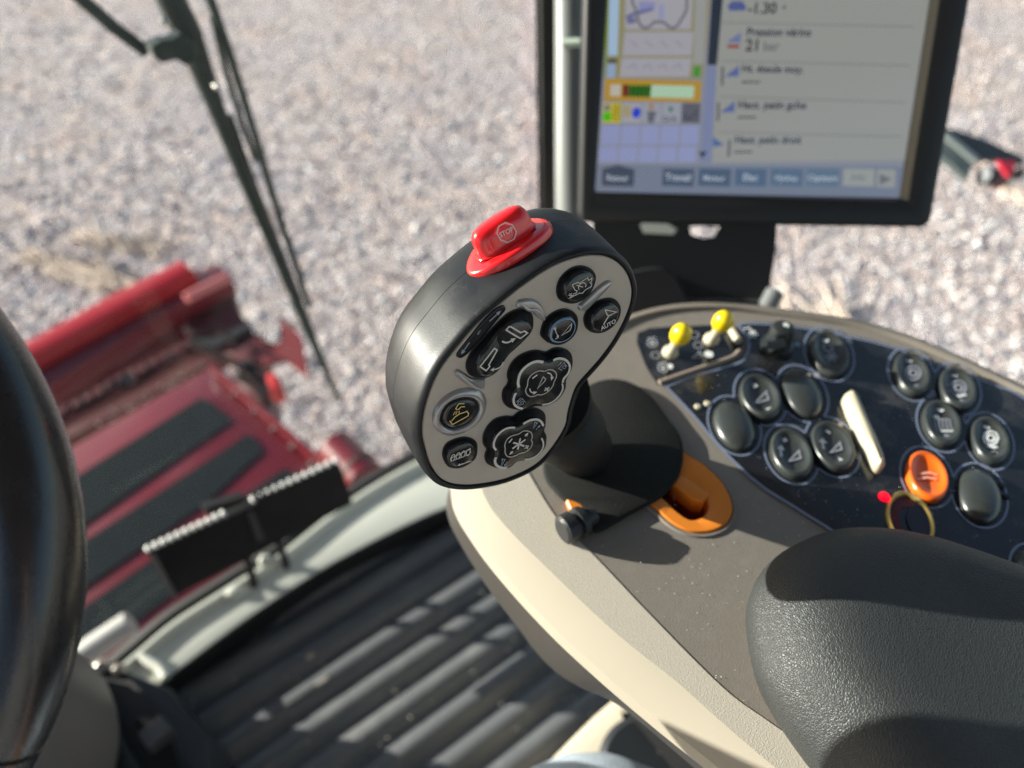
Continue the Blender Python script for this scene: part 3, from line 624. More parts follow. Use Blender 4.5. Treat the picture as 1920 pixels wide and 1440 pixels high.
# ---------------------------------------------------------------- steering wheel
WK = .228/.30; wc = W(-657, 1062, .228); WN = -FW
t = thing('steering_wheel', wc-UP*.18, 'large black leather steering wheel, only its right rim in view at the left edge', 'steering wheel')
r0 = (.182-.0195)*WK; ringc = [wc+RT*math.cos(a)*r0+UP*math.sin(a)*r0 for a in np.linspace(0, 2*math.pi, 160, endpoint=False)]
rg = []
for a in np.linspace(0, 2*math.pi, 200, endpoint=False):
    d = RT*math.cos(a)+UP*math.sin(a); cen = wc+d*r0; rg.append([cen+d*.0195*WK*math.cos(k)+WN*.0195*WK*math.sin(k) for k in np.linspace(0, 2*math.pi, 32, endpoint=False)])
rg.append(rg[0]); loft('rim', rg, WHEEL, t, False, False)
for a in (math.atan2(-(1408-1062), 50+672),):
    rgs = []
    for da, rr in ((-.0045, .0192), (-.003, .0202), (-.0015, .0192), (0, .0185), (.0015, .0192), (.003, .0202), (.0045, .0192)):
        d = RT*math.cos(a+da)+UP*math.sin(a+da); cen = wc+d*r0; rgs.append([cen+d*rr*WK*math.cos(k)+WN*rr*WK*math.sin(k) for k in np.linspace(0, 2*math.pi, 32, endpoint=False)])
    loft('seam', rgs, WHEEL, t, False, False)
for a in (R(200), R(-20), R(90)): barloft('spoke', wc-WN*.05, wc+(RT*math.cos(a)+UP*math.sin(a))*(r0-.005), .035, .012, DARK, t, side=np.cross(WN, RT*math.cos(a)+UP*math.sin(a)))
cyl('hub', wc-WN*.08, wc-WN*.02, [(0, .022), (.8, .026), (1, .022)], DARK, t)

# ---------------------------------------------------------------- armrest console
zc = -.34
CP = Pl([0, 0, EYE+zc], [0, 0, 1], [1, 0, 0])
t = thing('armrest_console', Z(1400, 1000, zc-.1), 'beige and taupe armrest console carrying the control lever and the dark switch panel', 'console')
CON = t
E0 = [(847, 930), (887, 1002), (946, 1078), (1033, 1172), (1127, 1259), (1237, 1352), (1348, 1440), (1490, 1550), (1600, 1640)]
E1 = [(911, 935), (952, 991), (1033, 1072), (1150, 1183), (1267, 1277), (1360, 1360), (1447, 1434), (1580, 1540), (1700, 1640)]
E2 = [(992, 888), (1045, 973), (1115, 1043), (1226, 1160), (1354, 1288), (1430, 1345), (1500, 1393), (1564, 1440), (1800, 1640)]
FRp = [(1500, 588), (1450, 582), (1385, 574), (1300, 571), (1235, 577), (1180, 592), (1110, 625), (1010, 700), (900, 800), (850, 880)]     # far/front edge, hidden behind the grip
RGT = [(1500, 588), (1600, 603), (1680, 625), (1750, 652), (1830, 688), (1920, 730), (2100, 840), (2300, 1020), (2400, 1300), (2400, 1640)]
def CZ(px, h=0): return [CP.P(x, y, h) for x, y in px]
# front run of the beige trim: E0/E1/E2 lines continued round the nose behind the grip
n0 = [(850, 880), (870, 830)]; 
A0 = resample(CZ([(870, 800), (848, 860)]+E0, -.008), 60, False); A1 = resample(CZ([(930, 815), (900, 880)]+E1, .0), 60, False); A2 = resample(CZ([(990, 790), (972, 845)]+E2, 0), 60, False)
# taupe deck with the lever slot cut out
slot_o = [(1283, 850), (1320, 874), (1352, 905), (1370, 940), (1371, 968), (1352, 990), (1322, 1000), (1290, 997), (1262, 984), (1238, 964), (1180, 912), (1130, 860), (1120, 830), (1140, 805), (1175, 790), (1230, 808)]
SO = resample([CP.uv(*p) for p in slot_o], 64, True)
A2e = [CP.P(*p) for p in [(1985, 1640)]]
deck = [CP.uv(*p) for p in ([(990, 790), (972, 845)]+E2+[(2380, 1640), (2380, 1300), (2285, 1022), (2090, 848), (1914, 738), (1825, 696), (1746, 661), (1677, 634), (1598, 612), (1500, 597), (1450, 591), (1385, 583), (1300, 580), (1240, 586), (1188, 601), (1118, 640), (1040, 720)])]
hole = inset(ccw(SO), .0006)
def flat(name, outer, holes, h, mat, parent, thick=.0):
    loops = [[Vector((u, v, 0)) for u, v in outer]]+[[Vector((u, v, 0)) for u, v in hh] for hh in holes]
    T = tessellate_polygon(loops); allp = [p for l in loops for p in l]
    return mesh(name, [CP.at(p.x, p.y, h) for p in allp], T, mat, parent, smooth=False)
flat('deck', deck, [hole], -.0005, TAUPE, t)
loft('beige_trim', [list(A1), list(A2), [p+np.array([.0012, 0, -.0016]) for p in A2]], BEIGE2, t, False, False, closed=False, angle=20)
loft('beige_bevel', [[p-np.array([0, 0, .012]) for p in A0], list(A0), [p*.5+k*.5+np.array([0, 0, .0008]) for p, k in zip(A0, A1)], list(A1)], BEIGE, t, False, False, closed=False, angle=24)
# taupe rim along the far side
RO = resample(CZ([(850, 880)]+FRp[::-1][1:]+RGT[1:], -.004), 90, False)
RI = resample(CZ([(1040, 790), (1040, 720), (1118, 640), (1188, 601), (1240, 586), (1300, 580), (1385, 583), (1450, 591), (1500, 597), (1598, 612), (1677, 634), (1746, 661), (1825, 696), (1914, 738), (2090, 848), (2285, 1022), (2380, 1300), (2380, 1640)], 0), 90, False)
RIM = pm('taupe rim plastic', (.21, .185, .155), .38)
loft('far_rim', [[p-np.array([0, 0, .05]) for p in RO], list(RO), [p*.75+k*.25+np.array([0, 0, .004]) for p, k in zip(RO, RI)], [p*.2+k*.8+np.array([0, 0, .003]) for p, k in zip(RO, RI)], list(RI), [p-np.array([0, 0, .002]) for p in RI]], RIM, t, False, False, closed=False, angle=60)
# dark side wall under the trim
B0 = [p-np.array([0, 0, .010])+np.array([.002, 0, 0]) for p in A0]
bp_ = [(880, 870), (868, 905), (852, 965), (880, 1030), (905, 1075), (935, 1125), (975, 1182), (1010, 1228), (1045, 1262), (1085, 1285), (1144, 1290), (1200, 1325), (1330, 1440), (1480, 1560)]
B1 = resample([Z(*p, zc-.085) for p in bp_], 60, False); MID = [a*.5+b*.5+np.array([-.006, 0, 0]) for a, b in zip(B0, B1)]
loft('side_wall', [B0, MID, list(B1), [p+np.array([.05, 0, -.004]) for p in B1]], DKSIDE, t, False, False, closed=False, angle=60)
box('support_arm', .22, .36, -.3, .15, -.70, zc-.04, DARK, t); box('support_foot', .16, .42, -.45, .05, -1.05, -.68, DARK, t)

# orange lever slot
s = thing('lever_gate_tmp', (0, 0, 0), '', '') if False else None
so_ = ccw(SO); SI = [(1268, 893), (1298, 913), (1322, 930), (1329, 955), (1315, 973), (1292, 976), (1270, 962), (1240, 935), (1190, 892), (1165, 865), (1168, 845), (1190, 838), (1220, 855)]
si_ = align(so_, ccw(resample([CP.uv(*p) for p in SI], 64, True)))
og = loft('lever_gate', [ringat(CP, so_, -.003), ringat(CP, so_, .0008), ringat(CP, inset(so_, .0006), .0016), ringat(CP, so_*.15+si_*.85, .0016), ringat(CP, si_, .0006), ringat(CP, si_, -.035)], ORANGE, t, False, False, angle=40)
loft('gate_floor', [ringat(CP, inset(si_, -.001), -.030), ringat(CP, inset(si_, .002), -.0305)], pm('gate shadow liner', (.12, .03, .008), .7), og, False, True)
gr = ccw(resample([CP.uv(*p) for p in slot_o], 64, True))
loft('gate_bead', [ringat(CP, inset(gr, -.0028), -.0004), ringat(CP, inset(gr, -.0022), .0007), ringat(CP, inset(gr, -.0008), .0007), ringat(CP, inset(gr, -.0002), -.0004)], TAUPE, t, False, False)
prism('gate_lip', CZ([(1272, 888), (1286, 894), (1332, 925), (1320, 940), (1300, 936), (1262, 906)], .0022), [0, 0, -.012], ORANGE, og, bevel=.0015)
barloft('gate_web', CP.P(1288, 918, -.002), CP.P(1284, 945, -.028), .003, .005, ORANGE, og)
raised('orange_tab', CP, [(1062, 930), (1082, 936), (1094, 950), (1090, 966), (1074, 960), (1064, 945)], [(0, 0), (0, .003), (.001, .004)], ORANGE, t, N=24)
# dust specks on the console
V = []; Fc = []
for i in range(520):
    x, y = rng.uniform(1000, 1900), rng.uniform(900, 1440)
    if y < 900 or x < 990+(y-890)*.92: continue
    p = CP.P(x, y, .0001 if x < 1470 or y < 980 else .0009); s_ = rng.uniform(.00012, .00034); k = len(V)
    if x > 1420 and y > 1020: continue
    for a, b, c in ico: V.append((p[0]+a*s_, p[1]+b*s_, p[2]+max(c, 0)*s_))
    Fc += [tuple(k+j for j in f) for f in icf]
for i in range(380):
    x, y = rng.uniform(1260, 1900), rng.uniform(700, 980); p = CP.P(x, y, .0010)
    if y < 640+(x-1260)*.25 or x < 1290+(y-740)*1.05: continue
    s_ = rng.uniform(.0001, .00028); k = len(V)
    for a, b, c in ico: V.append((p[0]+a*s_, p[1]+b*s_, p[2]+max(c, 0)*s_))
    Fc += [tuple(k+j for j in f) for f in icf]
tag(mesh('dust', V, Fc, pm('dust grains', (.75, .73, .66), .35), smooth=False, fix=False), 'pale dust grains on the console top and switch panel', kind='stuff')

# ---------------------------------------------------------------- switch panel
pnl = [(1247, 724), (1305, 700), (1375, 681), (1396, 668), (1404, 648), (1396, 625), (1384, 607), (1414, 604), (1446, 605), (1494, 610), (1562, 622), (1640, 639), (1700, 657), (1755, 678), (1815, 700), (1870, 721), (1920, 743), (2090, 855), (2270, 1030), (2000, 1240), (1800, 1150), (1650, 1060), (1550, 988), (1494, 953), (1419, 903), (1347, 834), (1305, 783)]
def cpoly(name, px, h, th, mat, parent, bev=.0003):
    P = ccw(np.array([CP.uv(x, y, h) for x, y in px]))
    top = tessellate_polygon([[Vector((u, v, 0)) for u, v in P]]); n = len(P)
    V = ringat(CP, P, h)+ringat(CP, P, h-th); Fs = [tuple(x) for x in top]+[(i, (i+1) % n, n+(i+1) % n, n+i) for i in range(n)]
    return mesh(name, V, Fs, mat, parent, smooth=False)
sp = cpoly('switch_panel', pnl, .0006, .0016, PANEL, t)
mk_ = Marks(CP, .00075)
mk_.line([(1249, 725), (1305, 703), (1378, 683), (1398, 668), (1405, 648), (1397, 626), (1386, 609), (1414, 606.5), (1446, 608), (1494, 613), (1562, 625), (1640, 642), (1700, 660), (1755, 681), (1815, 703), (1870, 724), (1920, 747), (2080, 860)], .0016, sm=150)
mk_.line([(1249, 725), (1305, 784), (1347, 835), (1419, 904), (1494, 953), (1550, 988), (1640, 1046)], .0016, sm=60)
subp = [(1194, 640), (1196, 624), (1219, 615), (1270, 612), (1320, 610), (1368, 608), (1383, 616), (1394, 636), (1393, 655), (1382, 669), (1358, 679), (1290, 700), (1233, 719), (1222, 704), (1209, 680)]
sub = cpoly('toggle_plate', subp, .0006, .0016, PANEL, t)
tube('tan_rib', CZ([(1236, 717), (1290, 698), (1350, 678), (1376, 668), (1388, 656)], .0012), .0016, TAN, t, n=10, sm=30)
tube('cream_peg', CZ([(1370, 616), (1384, 639)], .004), .0030, CREAM, t, n=16)
# buttons on the panel; (cx, cy, a, b, angle, kind)
BT = [(1377, 798, 49, 34, 56, 'dome'), (1504, 738, 48, 32, 53, 'dome'), (1425.7, 745, 46, 34, 52, 'pm'), (1483.6, 852, 50, 35, 56, 'pma'), (1561, 838, 51, 35, 54, 'pmb'),
      (1554.5, 664, 44, 32, 56, 'fan'), (1709, 702, 42, 30, 60, 'disc'), (1794, 729.6, 42, 31, 58, 'disc2'), (1765, 795, 45, 32, 60, 'drum'), (1854.7, 827, 46, 32, 60, 'nut'),
      (1738, 894.6, 50, 35, 60, 'orange'), (1837, 929, 53, 38, 62, 'dome'), (1932, 1062, 34, 26, 60, 'dome')]
for cx, cy, a, b, an, kd in BT:
    mat = ORBTN if kd == 'orange' else BTNG
    P = loop2(CP, ellpx(cx, cy, a, b, an), .003, 48); c0 = P.mean(0)
    def rr(sc_, h): return ringat(CP, c0+(P-c0)*sc_, h)
    if kd == 'dome': rings = [rr(1.0, 0), rr(1.0, .002)]+[rr(math.cos(x), .002+.0060*math.sin(x)) for x in np.linspace(.15, 1.45, 10)]
    else: rings = [rr(1, 0), rr(1.0, .0030), rr(.985, .0045), rr(.94, .0056), rr(.86, .0060), rr(.78, .0054), rr(.68, .0042), rr(.5, .0034), rr(.25, .0030)]
    nm = 'blank_button' if kd == 'dome' else 'push_button'
    bo = loft(nm, rings, mat, sp, False, True, angle=70)
    loft('button_recess', [rr(1.06, .0008), rr(.99, .0009)], DARK, bo, False, False)
    if kd == 'orange': bo['label'] = 'orange push button'
    h = .0040 if kd != 'dome' else 0; mk = Marks(CP, h)
    ca, sa = math.cos(R(an)), math.sin(R(an))
    def pos(u, v): return (cx+u*a*ca-v*b*sa, cy+u*a*sa+v*b*ca)
    def plus(x, y, s=5): mk.line([(x-s, y-s*.3), (x+s, y+s*.3)], .0011); mk.line([(x+s*.35, y-s*.8), (x-s*.35, y+s*.8)], .0011, h=h+5e-5)
    def tri(x, y, k=1): mk.line([(x-13*k, y+11*k), (x+8*k, y-11*k), (x+12*k, y+4*k)], .0013, True, mi=1)
    if kd == 'pm': plus(cx-10, cy-22); tri(cx+3, cy); mk.line([(cx+11, cy+23), (cx+21, cy+20)], .0018)
    if kd == 'pma': plus(cx-12, cy-27); tri(cx+7, cy+3, .9); mk.line([(cx+13, cy+29), (cx+24, cy+26)], .0018); mk.poly([(cx-29, cy-11), (cx-19, cy-18), (cx-12, cy-8), (cx-18, cy-8), (cx-16, cy+4), (cx-21, cy+4), (cx-22, cy-9)])
    if kd == 'pmb': mk.poly([(cx-18, cy-34), (cx-9, cy-33), (cx-4, cy-25), (cx-12, cy-28)]); tri(cx+7, cy+1, .85); mk.poly([(cx+10, cy+19), (cx+21, cy+24), (cx+24, cy+32), (cx+15, cy+30)]); mk.poly([(cx-29, cy-9), (cx-19, cy-17), (cx-10, cy-7), (cx-17, cy-7), (cx-14, cy+4), (cx-19, cy+4), (cx-21, cy-8)])
    if kd == 'fan':
        mk.poly(ellpx(cx-6, cy-26, 6, 4, 0, 10)); mk.line(ellpx(cx-2, cy-12, 9, 6, 20, 14), .001, True, mi=1)
        for k in range(3): mk.line([(cx+5+12*math.cos(k*1.05), cy+5+9*math.sin(k*1.05)), (cx+5-12*math.cos(k*1.05), cy+5-9*math.sin(k*1.05))], .0012, mi=1)
    if kd in ('disc', 'disc2', 'nut'):
        m1 = 0 if kd == 'nut' else 1
        mk.line(ellpx(cx+3, cy-3 if kd != 'nut' else cy-6, 14, 13, 0, 8 if kd == 'nut' else 20), .0014, True, mi=m1); mk.line(ellpx(cx+3, cy-3 if kd != 'nut' else cy-6, 7, 6, 0, 14), .0016, True, mi=m1)
        mk.poly(ellpx(cx-5, cy-26, 7, 3, 15, 10)); mk.poly(ellpx(cx+9, cy+22, 6, 3, 5, 10), mi=m1)
        if kd == 'nut': mk.poly([(cx-8, cy+9), (cx+12, cy+8), (cx+18, cy+12), (cx+8, cy+15), (cx+4, cy+12)]); mk.poly(ellpx(cx+10, cy+24, 9, 4, 5, 10))
        if kd == 'disc2': mk.line([(cx-4, cy+8), (cx+4, cy+14), (cx+18, cy+10)], .0014); mk.line(ellpx(cx-16, cy-2, 7, 5, 0, 12), .001, True, mi=1)
    if kd == 'drum':
        mk.poly(ellpx(cx-2, cy-28, 8, 5, 20, 10)); mk.poly([(cx-17, cy-14), (cx-8, cy-18), (cx-4, cy-12), (cx-10, cy-10)])
        for k in range(5): mk.line([(cx-12+k*7, cy-8), (cx-11+k*7, cy+4), (cx-6+k*7, cy+12)], .0009, mi=1)
        mk.line([(cx-14, cy-9), (cx+16, cy-9)], .001, mi=1); mk.line([(cx-2, cy+13), (cx+24, cy+13)], .0014); mk.poly(ellpx(cx+9, cy+22, 7, 3, 5, 10), mi=1)
    if kd == 'orange': mk.line([(cx-14, cy-6), (cx+4, cy-9), (cx+20, cy-4)], .0014, mi=2, h=.0042); mk.line([(cx-18, cy+4), (cx, cy), (cx+18, cy+4)], .0014, mi=2, h=.0042)
    if mk.F: mk.build('symbol', [pm('pale symbol print', (.80, .82, .80), .4) if 'pale symbol print' not in bpy.data.materials else bpy.data.materials['pale symbol print'], pm('dim symbol print', (.32, .33, .37), .4) if 'dim symbol print' not in bpy.data.materials else bpy.data.materials['dim symbol print'], pm('faint orange print', (.95, .45, .3), .4) if 'faint orange print' not in bpy.data.materials else bpy.data.materials['faint orange print']], bo)
# halo lines round the button groups
groups = [[0, 2, 1, 4, 3], [5], [6, 7, 8, 9], [10, 11], [12]]
for gi in groups:
    halos = [np.array(ellpx(BT[i][0], BT[i][1], BT[i][2]+11, BT[i][3]+11, BT[i][4], 120)) for i in gi]
    def inside(p, i):
        cx, cy, a, b, an, _ = BT[i]; dx, dy = p[0]-cx, p[1]-cy; c, s_ = math.cos(R(an)), math.sin(R(an)); return ((dx*c+dy*s_)/(a+11))**2+((-dx*s_+dy*c)/(b+11))**2 < .995
    for i, hp in zip(gi, halos):
        keep = [not any(inside(p, j) for j in gi if j != i) for p in hp]
        if all(keep): mk_.line([tuple(p) for p in hp], .0012, True, h=.0009+.00002*(i % 4)); continue
        st = next(k for k in range(120) if keep[k] and not keep[k-1]); run = []
        for k in range(121):
            ii = (st+k) % 120
            if keep[ii] and k < 120: run.append(tuple(hp[ii]))
            else:
                if len(run) > 2: mk_.line(run, .0012, h=.0009+.00002*(i % 4))
                run = []
mk_.line([(1784, 893), (1792, 892)], .0012, h=.0011); mk_.line([(1780, 920), (1793, 921)], .0012, h=.0011)
mk_.build('blue_line', [BLINE], sp)
# small printed marks
PSM = [bpy.data.materials['pale symbol print'], bpy.data.materials['dim symbol print'], TAN, BLINE]
def PS(f): mk = Marks(CP, .0010); f(mk); mk.build('printed_symbol', PSM, sp)
for (x, y) in [(1223, 643), (1243, 690)]: PS(lambda mk: (mk.line(ellpx(x, y, 9, 7, 0, 16), .0011, True, mi=1), mk.poly(ellpx(x, y, 3, 2.5, 0, 8), h=.00105), mk.line([(x-10, y-8), (x+7, y-11)], .0010, h=.00107, mi=1)))
PS(lambda mk: mk.poly(ellpx(1256, 687, 6, 5, 0, 10)))
for (x, y) in [(1229, 666), (1309, 647), (1302, 628)]: PS(lambda mk: mk.line(ellpx(x, y, 8, 6, 0, 14), .0007, True, mi=1))
PS(lambda mk: mk.line([(1297, 672), (1312, 660), (1318, 669)], .0010, True, mi=1)); PS(lambda mk: mk.poly(ellpx(1329, 664, 9, 6, 10, 12)))
PS(lambda mk: (mk.line([(1393, 617), (1404, 614), (1412, 622), (1402, 626)], .001), *[mk.line([(1411+10*math.cos(k*1.05), 627+7*math.sin(k*1.05)), (1411-10*math.cos(k*1.05), 627-7*math.sin(k*1.05))], .0012, h=.00102+k*2e-5) for k in range(3)]))
for (x, y) in [(1575, 637), (1517, 703)]: PS(lambda mk: mk.poly(ellpx(x, y, 4, 4, 0, 8), mi=2))
for (x, y) in [(1592, 639), (1531, 703)]: PS(lambda mk: mk.poly(ellpx(x, y, 7, 5, 30, 10), mi=1))
PS(lambda mk: mk.poly(ellpx(1495, 646, 7, 5, 20, 10), mi=3)); PS(lambda mk: mk.poly(ellpx(1576, 796, 5, 4, 20, 8), mi=2))
for (x, y) in [(1308, 763), (1326, 757), (1877, 911), (1887, 932)]:
    c = CP.P(x, y, .0008); lt = x < 1500
    cyl('indicator_hole', c, c+np.array([0, 0, .0012]), [(0, .0022), (.5, .0022), (1, .0014)], CREAM if lt else DARK, sp, n=14)
# cream rocker bar
P = [(1586, 736), (1594, 731), (1604, 734), (1612, 746), (1630, 787), (1648, 826), (1661, 862), (1659, 872), (1651, 875), (1641, 867), (1627, 838), (1617, 824), (1606, 797), (1601, 783), (1586, 752), (1583, 743)]
raised('cream_rocker', CP, P, [(0, 0), (0, .006), (.0012, .009), (.0035, .0105)], CREAM, sp, N=72, hmap=.008, angle=60)
# toggles
for bx, by, hx, hy in ((1256, 663, 1277, 626), (1333, 639, 1356, 602)):
    base = CP.P(bx, by, .002); top = Z(hx, hy, zc+.030)
    tg = cyl('toggle_switch', CP.P(bx, by, 0), base+np.array([0, 0, .004]), [(0, .0056), (.5, .0053), (1, .0032)], CREAM, sub, n=24)
    tube('toggle_lever', [base, top], .0028, pm('toggle lever cream', (.5, .46, .36), .4) if 'toggle lever cream' not in bpy.data.materials else bpy.data.materials['toggle lever cream'], tg, n=16, rads=[.0028, .0036])
    d = (top-base)/np.linalg.norm(top-base)
    cyl('yellow_cap', top-d*.006, top+d*.008, [(0, .0058), (.15, .0066), (.45, .0068), (.75, .0058), (.92, .0038), (1, .0015)], YEL, tg, n=28, angle=60)
# rotary knob
kb = CP.P(1455, 652, .001); k2 = kb+np.array([0, 0, .020])
kn = cyl('rotary_knob', kb, k2, [(0, .0112), (.18, .0110), (.24, .0085), (.8, .0078), (.95, .0070), (1, .005)], pm('knob black', (.02, .024, .024), .4), sp, n=32)
barloft('pointer', CP.P(1440, 650, .010), CP.P(1472, 640, .016), .0035, .010, bpy.data.materials['knob black'], kn)
cyl('pointer_tip', Z(1474, 611, zc+.0205), Z(1474, 611, zc+.0213), [(0, .0022), (1, .0018)], pm('knob tip', (.5, .55, .53), .3), kn, n=12)
# socket with brass ring, red led
rp = ellpx(1706, 978, 56, 38, 62, 48); RP = loop2(CP, rp, .001, 64); c0 = RP.mean(0)
sk = loft('socket_ring', [ringat(CP, c0+(RP-c0)*k, h) for k, h in ((1.06, .0006), (1.05, .0025), (1.0, .0034), (.93, .0030), (.88, .001), (.86, -.004))], BRASS, sp, False, False, angle=60)
loft('socket_bore', [ringat(CP, c0+(RP-c0)*k, h) for k, h in ((.88, .0008), (.80, .0009), (.72, .0010), (.5, .0011))], MAROON, sk, False, False)
loft('socket_hole', [ringat(CP, c0+np.array([.004, -.004])+(RP-c0)*k, .0014) for k in (.62, .3)], pm('socket inner', (.02, .02, .03), .15), sk, False, True)
c = CP.P(1658, 931, .0012); cyl('red_led', c-np.array([0, 0, .001]), c+np.array([0, 0, .0012]), [(0, .0030), (.6, .0030), (1, .0018)], LED, sp, n=20)

# ---------------------------------------------------------------- armrest pad
ap = [(1411, 1118), (1414, 1180), (1434, 1262), (1485, 1350), (1552, 1440), (1650, 1560), (2000, 1760), (2420, 1500), (2400, 1290), (2200, 1170), (2060, 1136), (1920, 1084), (1800, 1040), (1700, 1009), (1620, 996), (1545, 1000), (1475, 1030), (1430, 1072)]
P = loop2(CP, ap, .021, 110); c0 = P.mean(0)
def sc_(Q, k): c = Q.mean(0); return c+(Q-c)*k
rings = [ringat(CP, inset(P, .003), .0), ringat(CP, P, .008), ringat(CP, inset(P, -.0006), .019)]
for k, h in ((.988, .0245), (.96, .0298), (.925, .0343), (.885, .0382), (.84, .0417), (.78, .0448), (.71, .0470), (.63, .0482), (.5, .0478), (.3, .0462), (.12, .0452)): rings.append(ringat(CP, sc_(P, k), h))
V = rings
t = thing('armrest', CP.at(*c0, 0), 'thick black grained vinyl armrest pad at the lower right of the console', 'armrest')
loft('pad', rings, LEATH, t, False, True, angle=80)

# ---------------------------------------------------------------- monitor on its post
HF = np.cross(np.array([0, 0, 1.]), RT); ph = R(28)
mr = RT-HF*.035; mr /= np.linalg.norm(mr); md = -math.cos(ph)*np.array([0, 0, 1.])-math.sin(ph)*HF; md -= mr*(md@mr); md /= np.linalg.norm(md)
MP = Pl(W(1400, 410, .60), np.cross(mr, -md), mr)
MON = thing('monitor', W(1400, 410, .60)-np.array([0, 0, .03]), 'large black framed touch monitor showing a grey machine menu', 'monitor')
def rrect(pl, px, h, r, n=6):
    P = [pl.uv(x, y, h) for x, y in px]
    if area2(np.array(P)) < 0: P = P[::-1]
    out = []
    for i in range(4):
        a, b, c = P[i-1], P[i], P[(i+1) % 4]; A = b+(a-b)/np.linalg.norm(a-b)*r; Cc = b+(c-b)/np.linalg.norm(c-b)*r
        for k in np.linspace(0, 1, n): out.append((1-k)**2*A+2*k*(1-k)*b+k*k*Cc)
    return np.array(out)
oc = [(1102, -262), (1866, -262), (1745, 427), (1086, 417)]; ic = [(1152, -200), (1793, -200), (1703, 379), (1116, 360)]; sc2 = [(1152, -200), (1773, -200), (1685, 371), (1116, 360)]
O_ = rrect(MP, oc, 0, .009); I_ = align(O_, rrect(MP, ic, 0, .002)); S_ = align(O_, rrect(MP, sc2, -.008, .001))
loft('frame', [ringat(MP, inset(O_, .004), -.034), ringat(MP, O_, -.030), ringat(MP, O_, -.003), ringat(MP, inset(O_, .0012), -.0006), ringat(MP, inset(O_, .003), 0), ringat(MP, inset(I_, -.001), 0), ringat(MP, I_, -.001)], BEZ, MON, True, False, angle=50)
loft('inner_bezel', [ringat(MP, I_, -.001), ringat(MP, S_, -.0078)], pm('inner bezel satin', (.035, .04, .045), .3), MON, False, False)
lin = lambda c: tuple(((v/255+.055)/1.055)**2.4 if v > 10 else v/3294 for v in c)
SM = []; SI_ = {}
def sm(c, k=.34):
    if c not in SI_:
        SI_[c] = len(SM); l = lin(c); SM.append(pm('screen pixels %d' % len(SM), tuple(v*.05 for v in l), .12, spec=.4, emit=l, es=k, coat=0))
    return SI_[c]
scr = Marks(MP, -.0078)
def sq(px, c, h=0, crop='O'): scr.poly(q(crop, px), h=-.0078+h*.00006, mi=sm(c))
BG = (158, 160, 156)
sq([(1152, -200), (1773, -200), (1685, 371), (1116, 360)], (142, 146, 158))
sq([(1360, -200), (1773, -200), (1698, 300), (1335, 305)], BG, 1)                # right list pane
for i, y in enumerate([(-60, -58), (41, 49), (113, 122), (180, 191), (247, 255)]): sq([(1352-i, y[0]), (1722-i*8, y[1]), (1722-i*8, y[1]+2), (1352-i, y[0]+2)], (128, 130, 132), 2)
sq([(350, -960), (560, -960), (560, 0), (335, 0)], (40, 48, 62), 1, 'S') if False else None
sq([(1352, -200), (1372, -200), (1355, 0), (1344, 122), (1326, 122), (1334, 0)], (44, 54, 68), 2)  # scroll slot
sq([(1326, 125), (1344, 125), (1334, 305), (1312, 305)], (128, 138, 172), 2)     # scroll bar
sq([(1310, 285), (1326, 284), (1317, 297)], (40, 50, 70), 3)
sq([(1146, -200), (1350, -200), (1318, 148), (1134, 146)], (150, 146, 120), 1)
sq([(1139, -200), (1150, -200), (1136, 148), (1133, 148)], (120, 140, 40), 2)
sq([(1147, -200), (1166, -200), (1160, 104), (1140, 104)], (168, 196, 222), 3)
sq([(1168, -200), (1174, -200), (1160, 146), (1156, 146)], (150, 140, 60), 3)
sq([(1140, 110), (1157, 110), (1156, 118), (1139, 118)], (80, 84, 78), 3); sq([(1139, 120), (1155, 120), (1153, 146), (1137, 146)], (150, 172, 205), 3)
for a, b in (((-200, 55), (1174, 1296)), ((60, 104), (1169, 1297)), ((109, 144), (1163, 1293))): sq([(b[0]+3, a[0]), (b[1]+(4 if a[0] > 0 else 16), a[0]), (b[1]-1, a[1]), (b[0]-2, a[1])], (172, 170, 178), 4)
sq([(1312, -200), (1336, -200), (1319, 120), (1300, 120)], (160, 162, 160), 3); sq([(1302, 124), (1314, 124), (1312, 144), (1299, 144)], (70, 150, 60), 4)
for pts, c, w in (([(1184, -40), (1186, 5), (1195, 22), (1196, 38), (1205, 52), (1217, 51), (1225, 42), (1245, 42), (1256, 52), (1268, 51), (1278, 35), (1288, 14), (1284, -30)], (118, 118, 128), .0022), ([(1174, 34), (1190, 26), (1226, 16)], (104, 108, 150), .0028), ([(1176, 40), (1192, 38)], (110, 112, 150), .004), ([(1240, 8), (1240, 36)], (150, 156, 196), .004), ([(1198, 10), (1228, 12)], (142, 146, 190), .006)):
    scr.line(pts, w, sm=24, h=-.0078+.00035, mi=sm(c))
for k in range(4): scr.line([(1182+k*28, 76), (1196+k*28, 88)], .002, h=-.0078+.00035, mi=sm((158, 158, 170))); scr.line([(1176+k*28, 128), (1190+k*28, 120), (1194+k*28, 132)], .002, h=-.0078+.00035, mi=sm((158, 158, 170)))
sq([(165, 705), (1035, 730), (1020, 920), (155, 905)], (186, 146, 52), 4, 'S')    # amber gauge box
sq([(215, 760), (310, 760), (305, 865), (210, 865)], (196, 190, 176), 5, 'S'); sq([(325, 760), (380, 762), (375, 870), (320, 868)], (112, 44, 36), 5, 'S')
sq([(380, 765), (585, 765), (575, 875), (375, 870)], (60, 120, 40), 5, 'S'); sq([(585, 765), (970, 775), (960, 885), (575, 875)], (186, 216, 190), 5, 'S')
for k in range(5): sq([(400+k*36, 775), (418+k*36, 775), (412+k*36, 868), (394+k*36, 868)], (16, 66, 20), 6, 'S')
for k in range(9): sq([(620+k*40, 785), (630+k*40, 785), (624+k*40, 878), (614+k*40, 878)], (150, 200, 160), 6, 'S')
cs = [(150, 1460), (0, 0)]
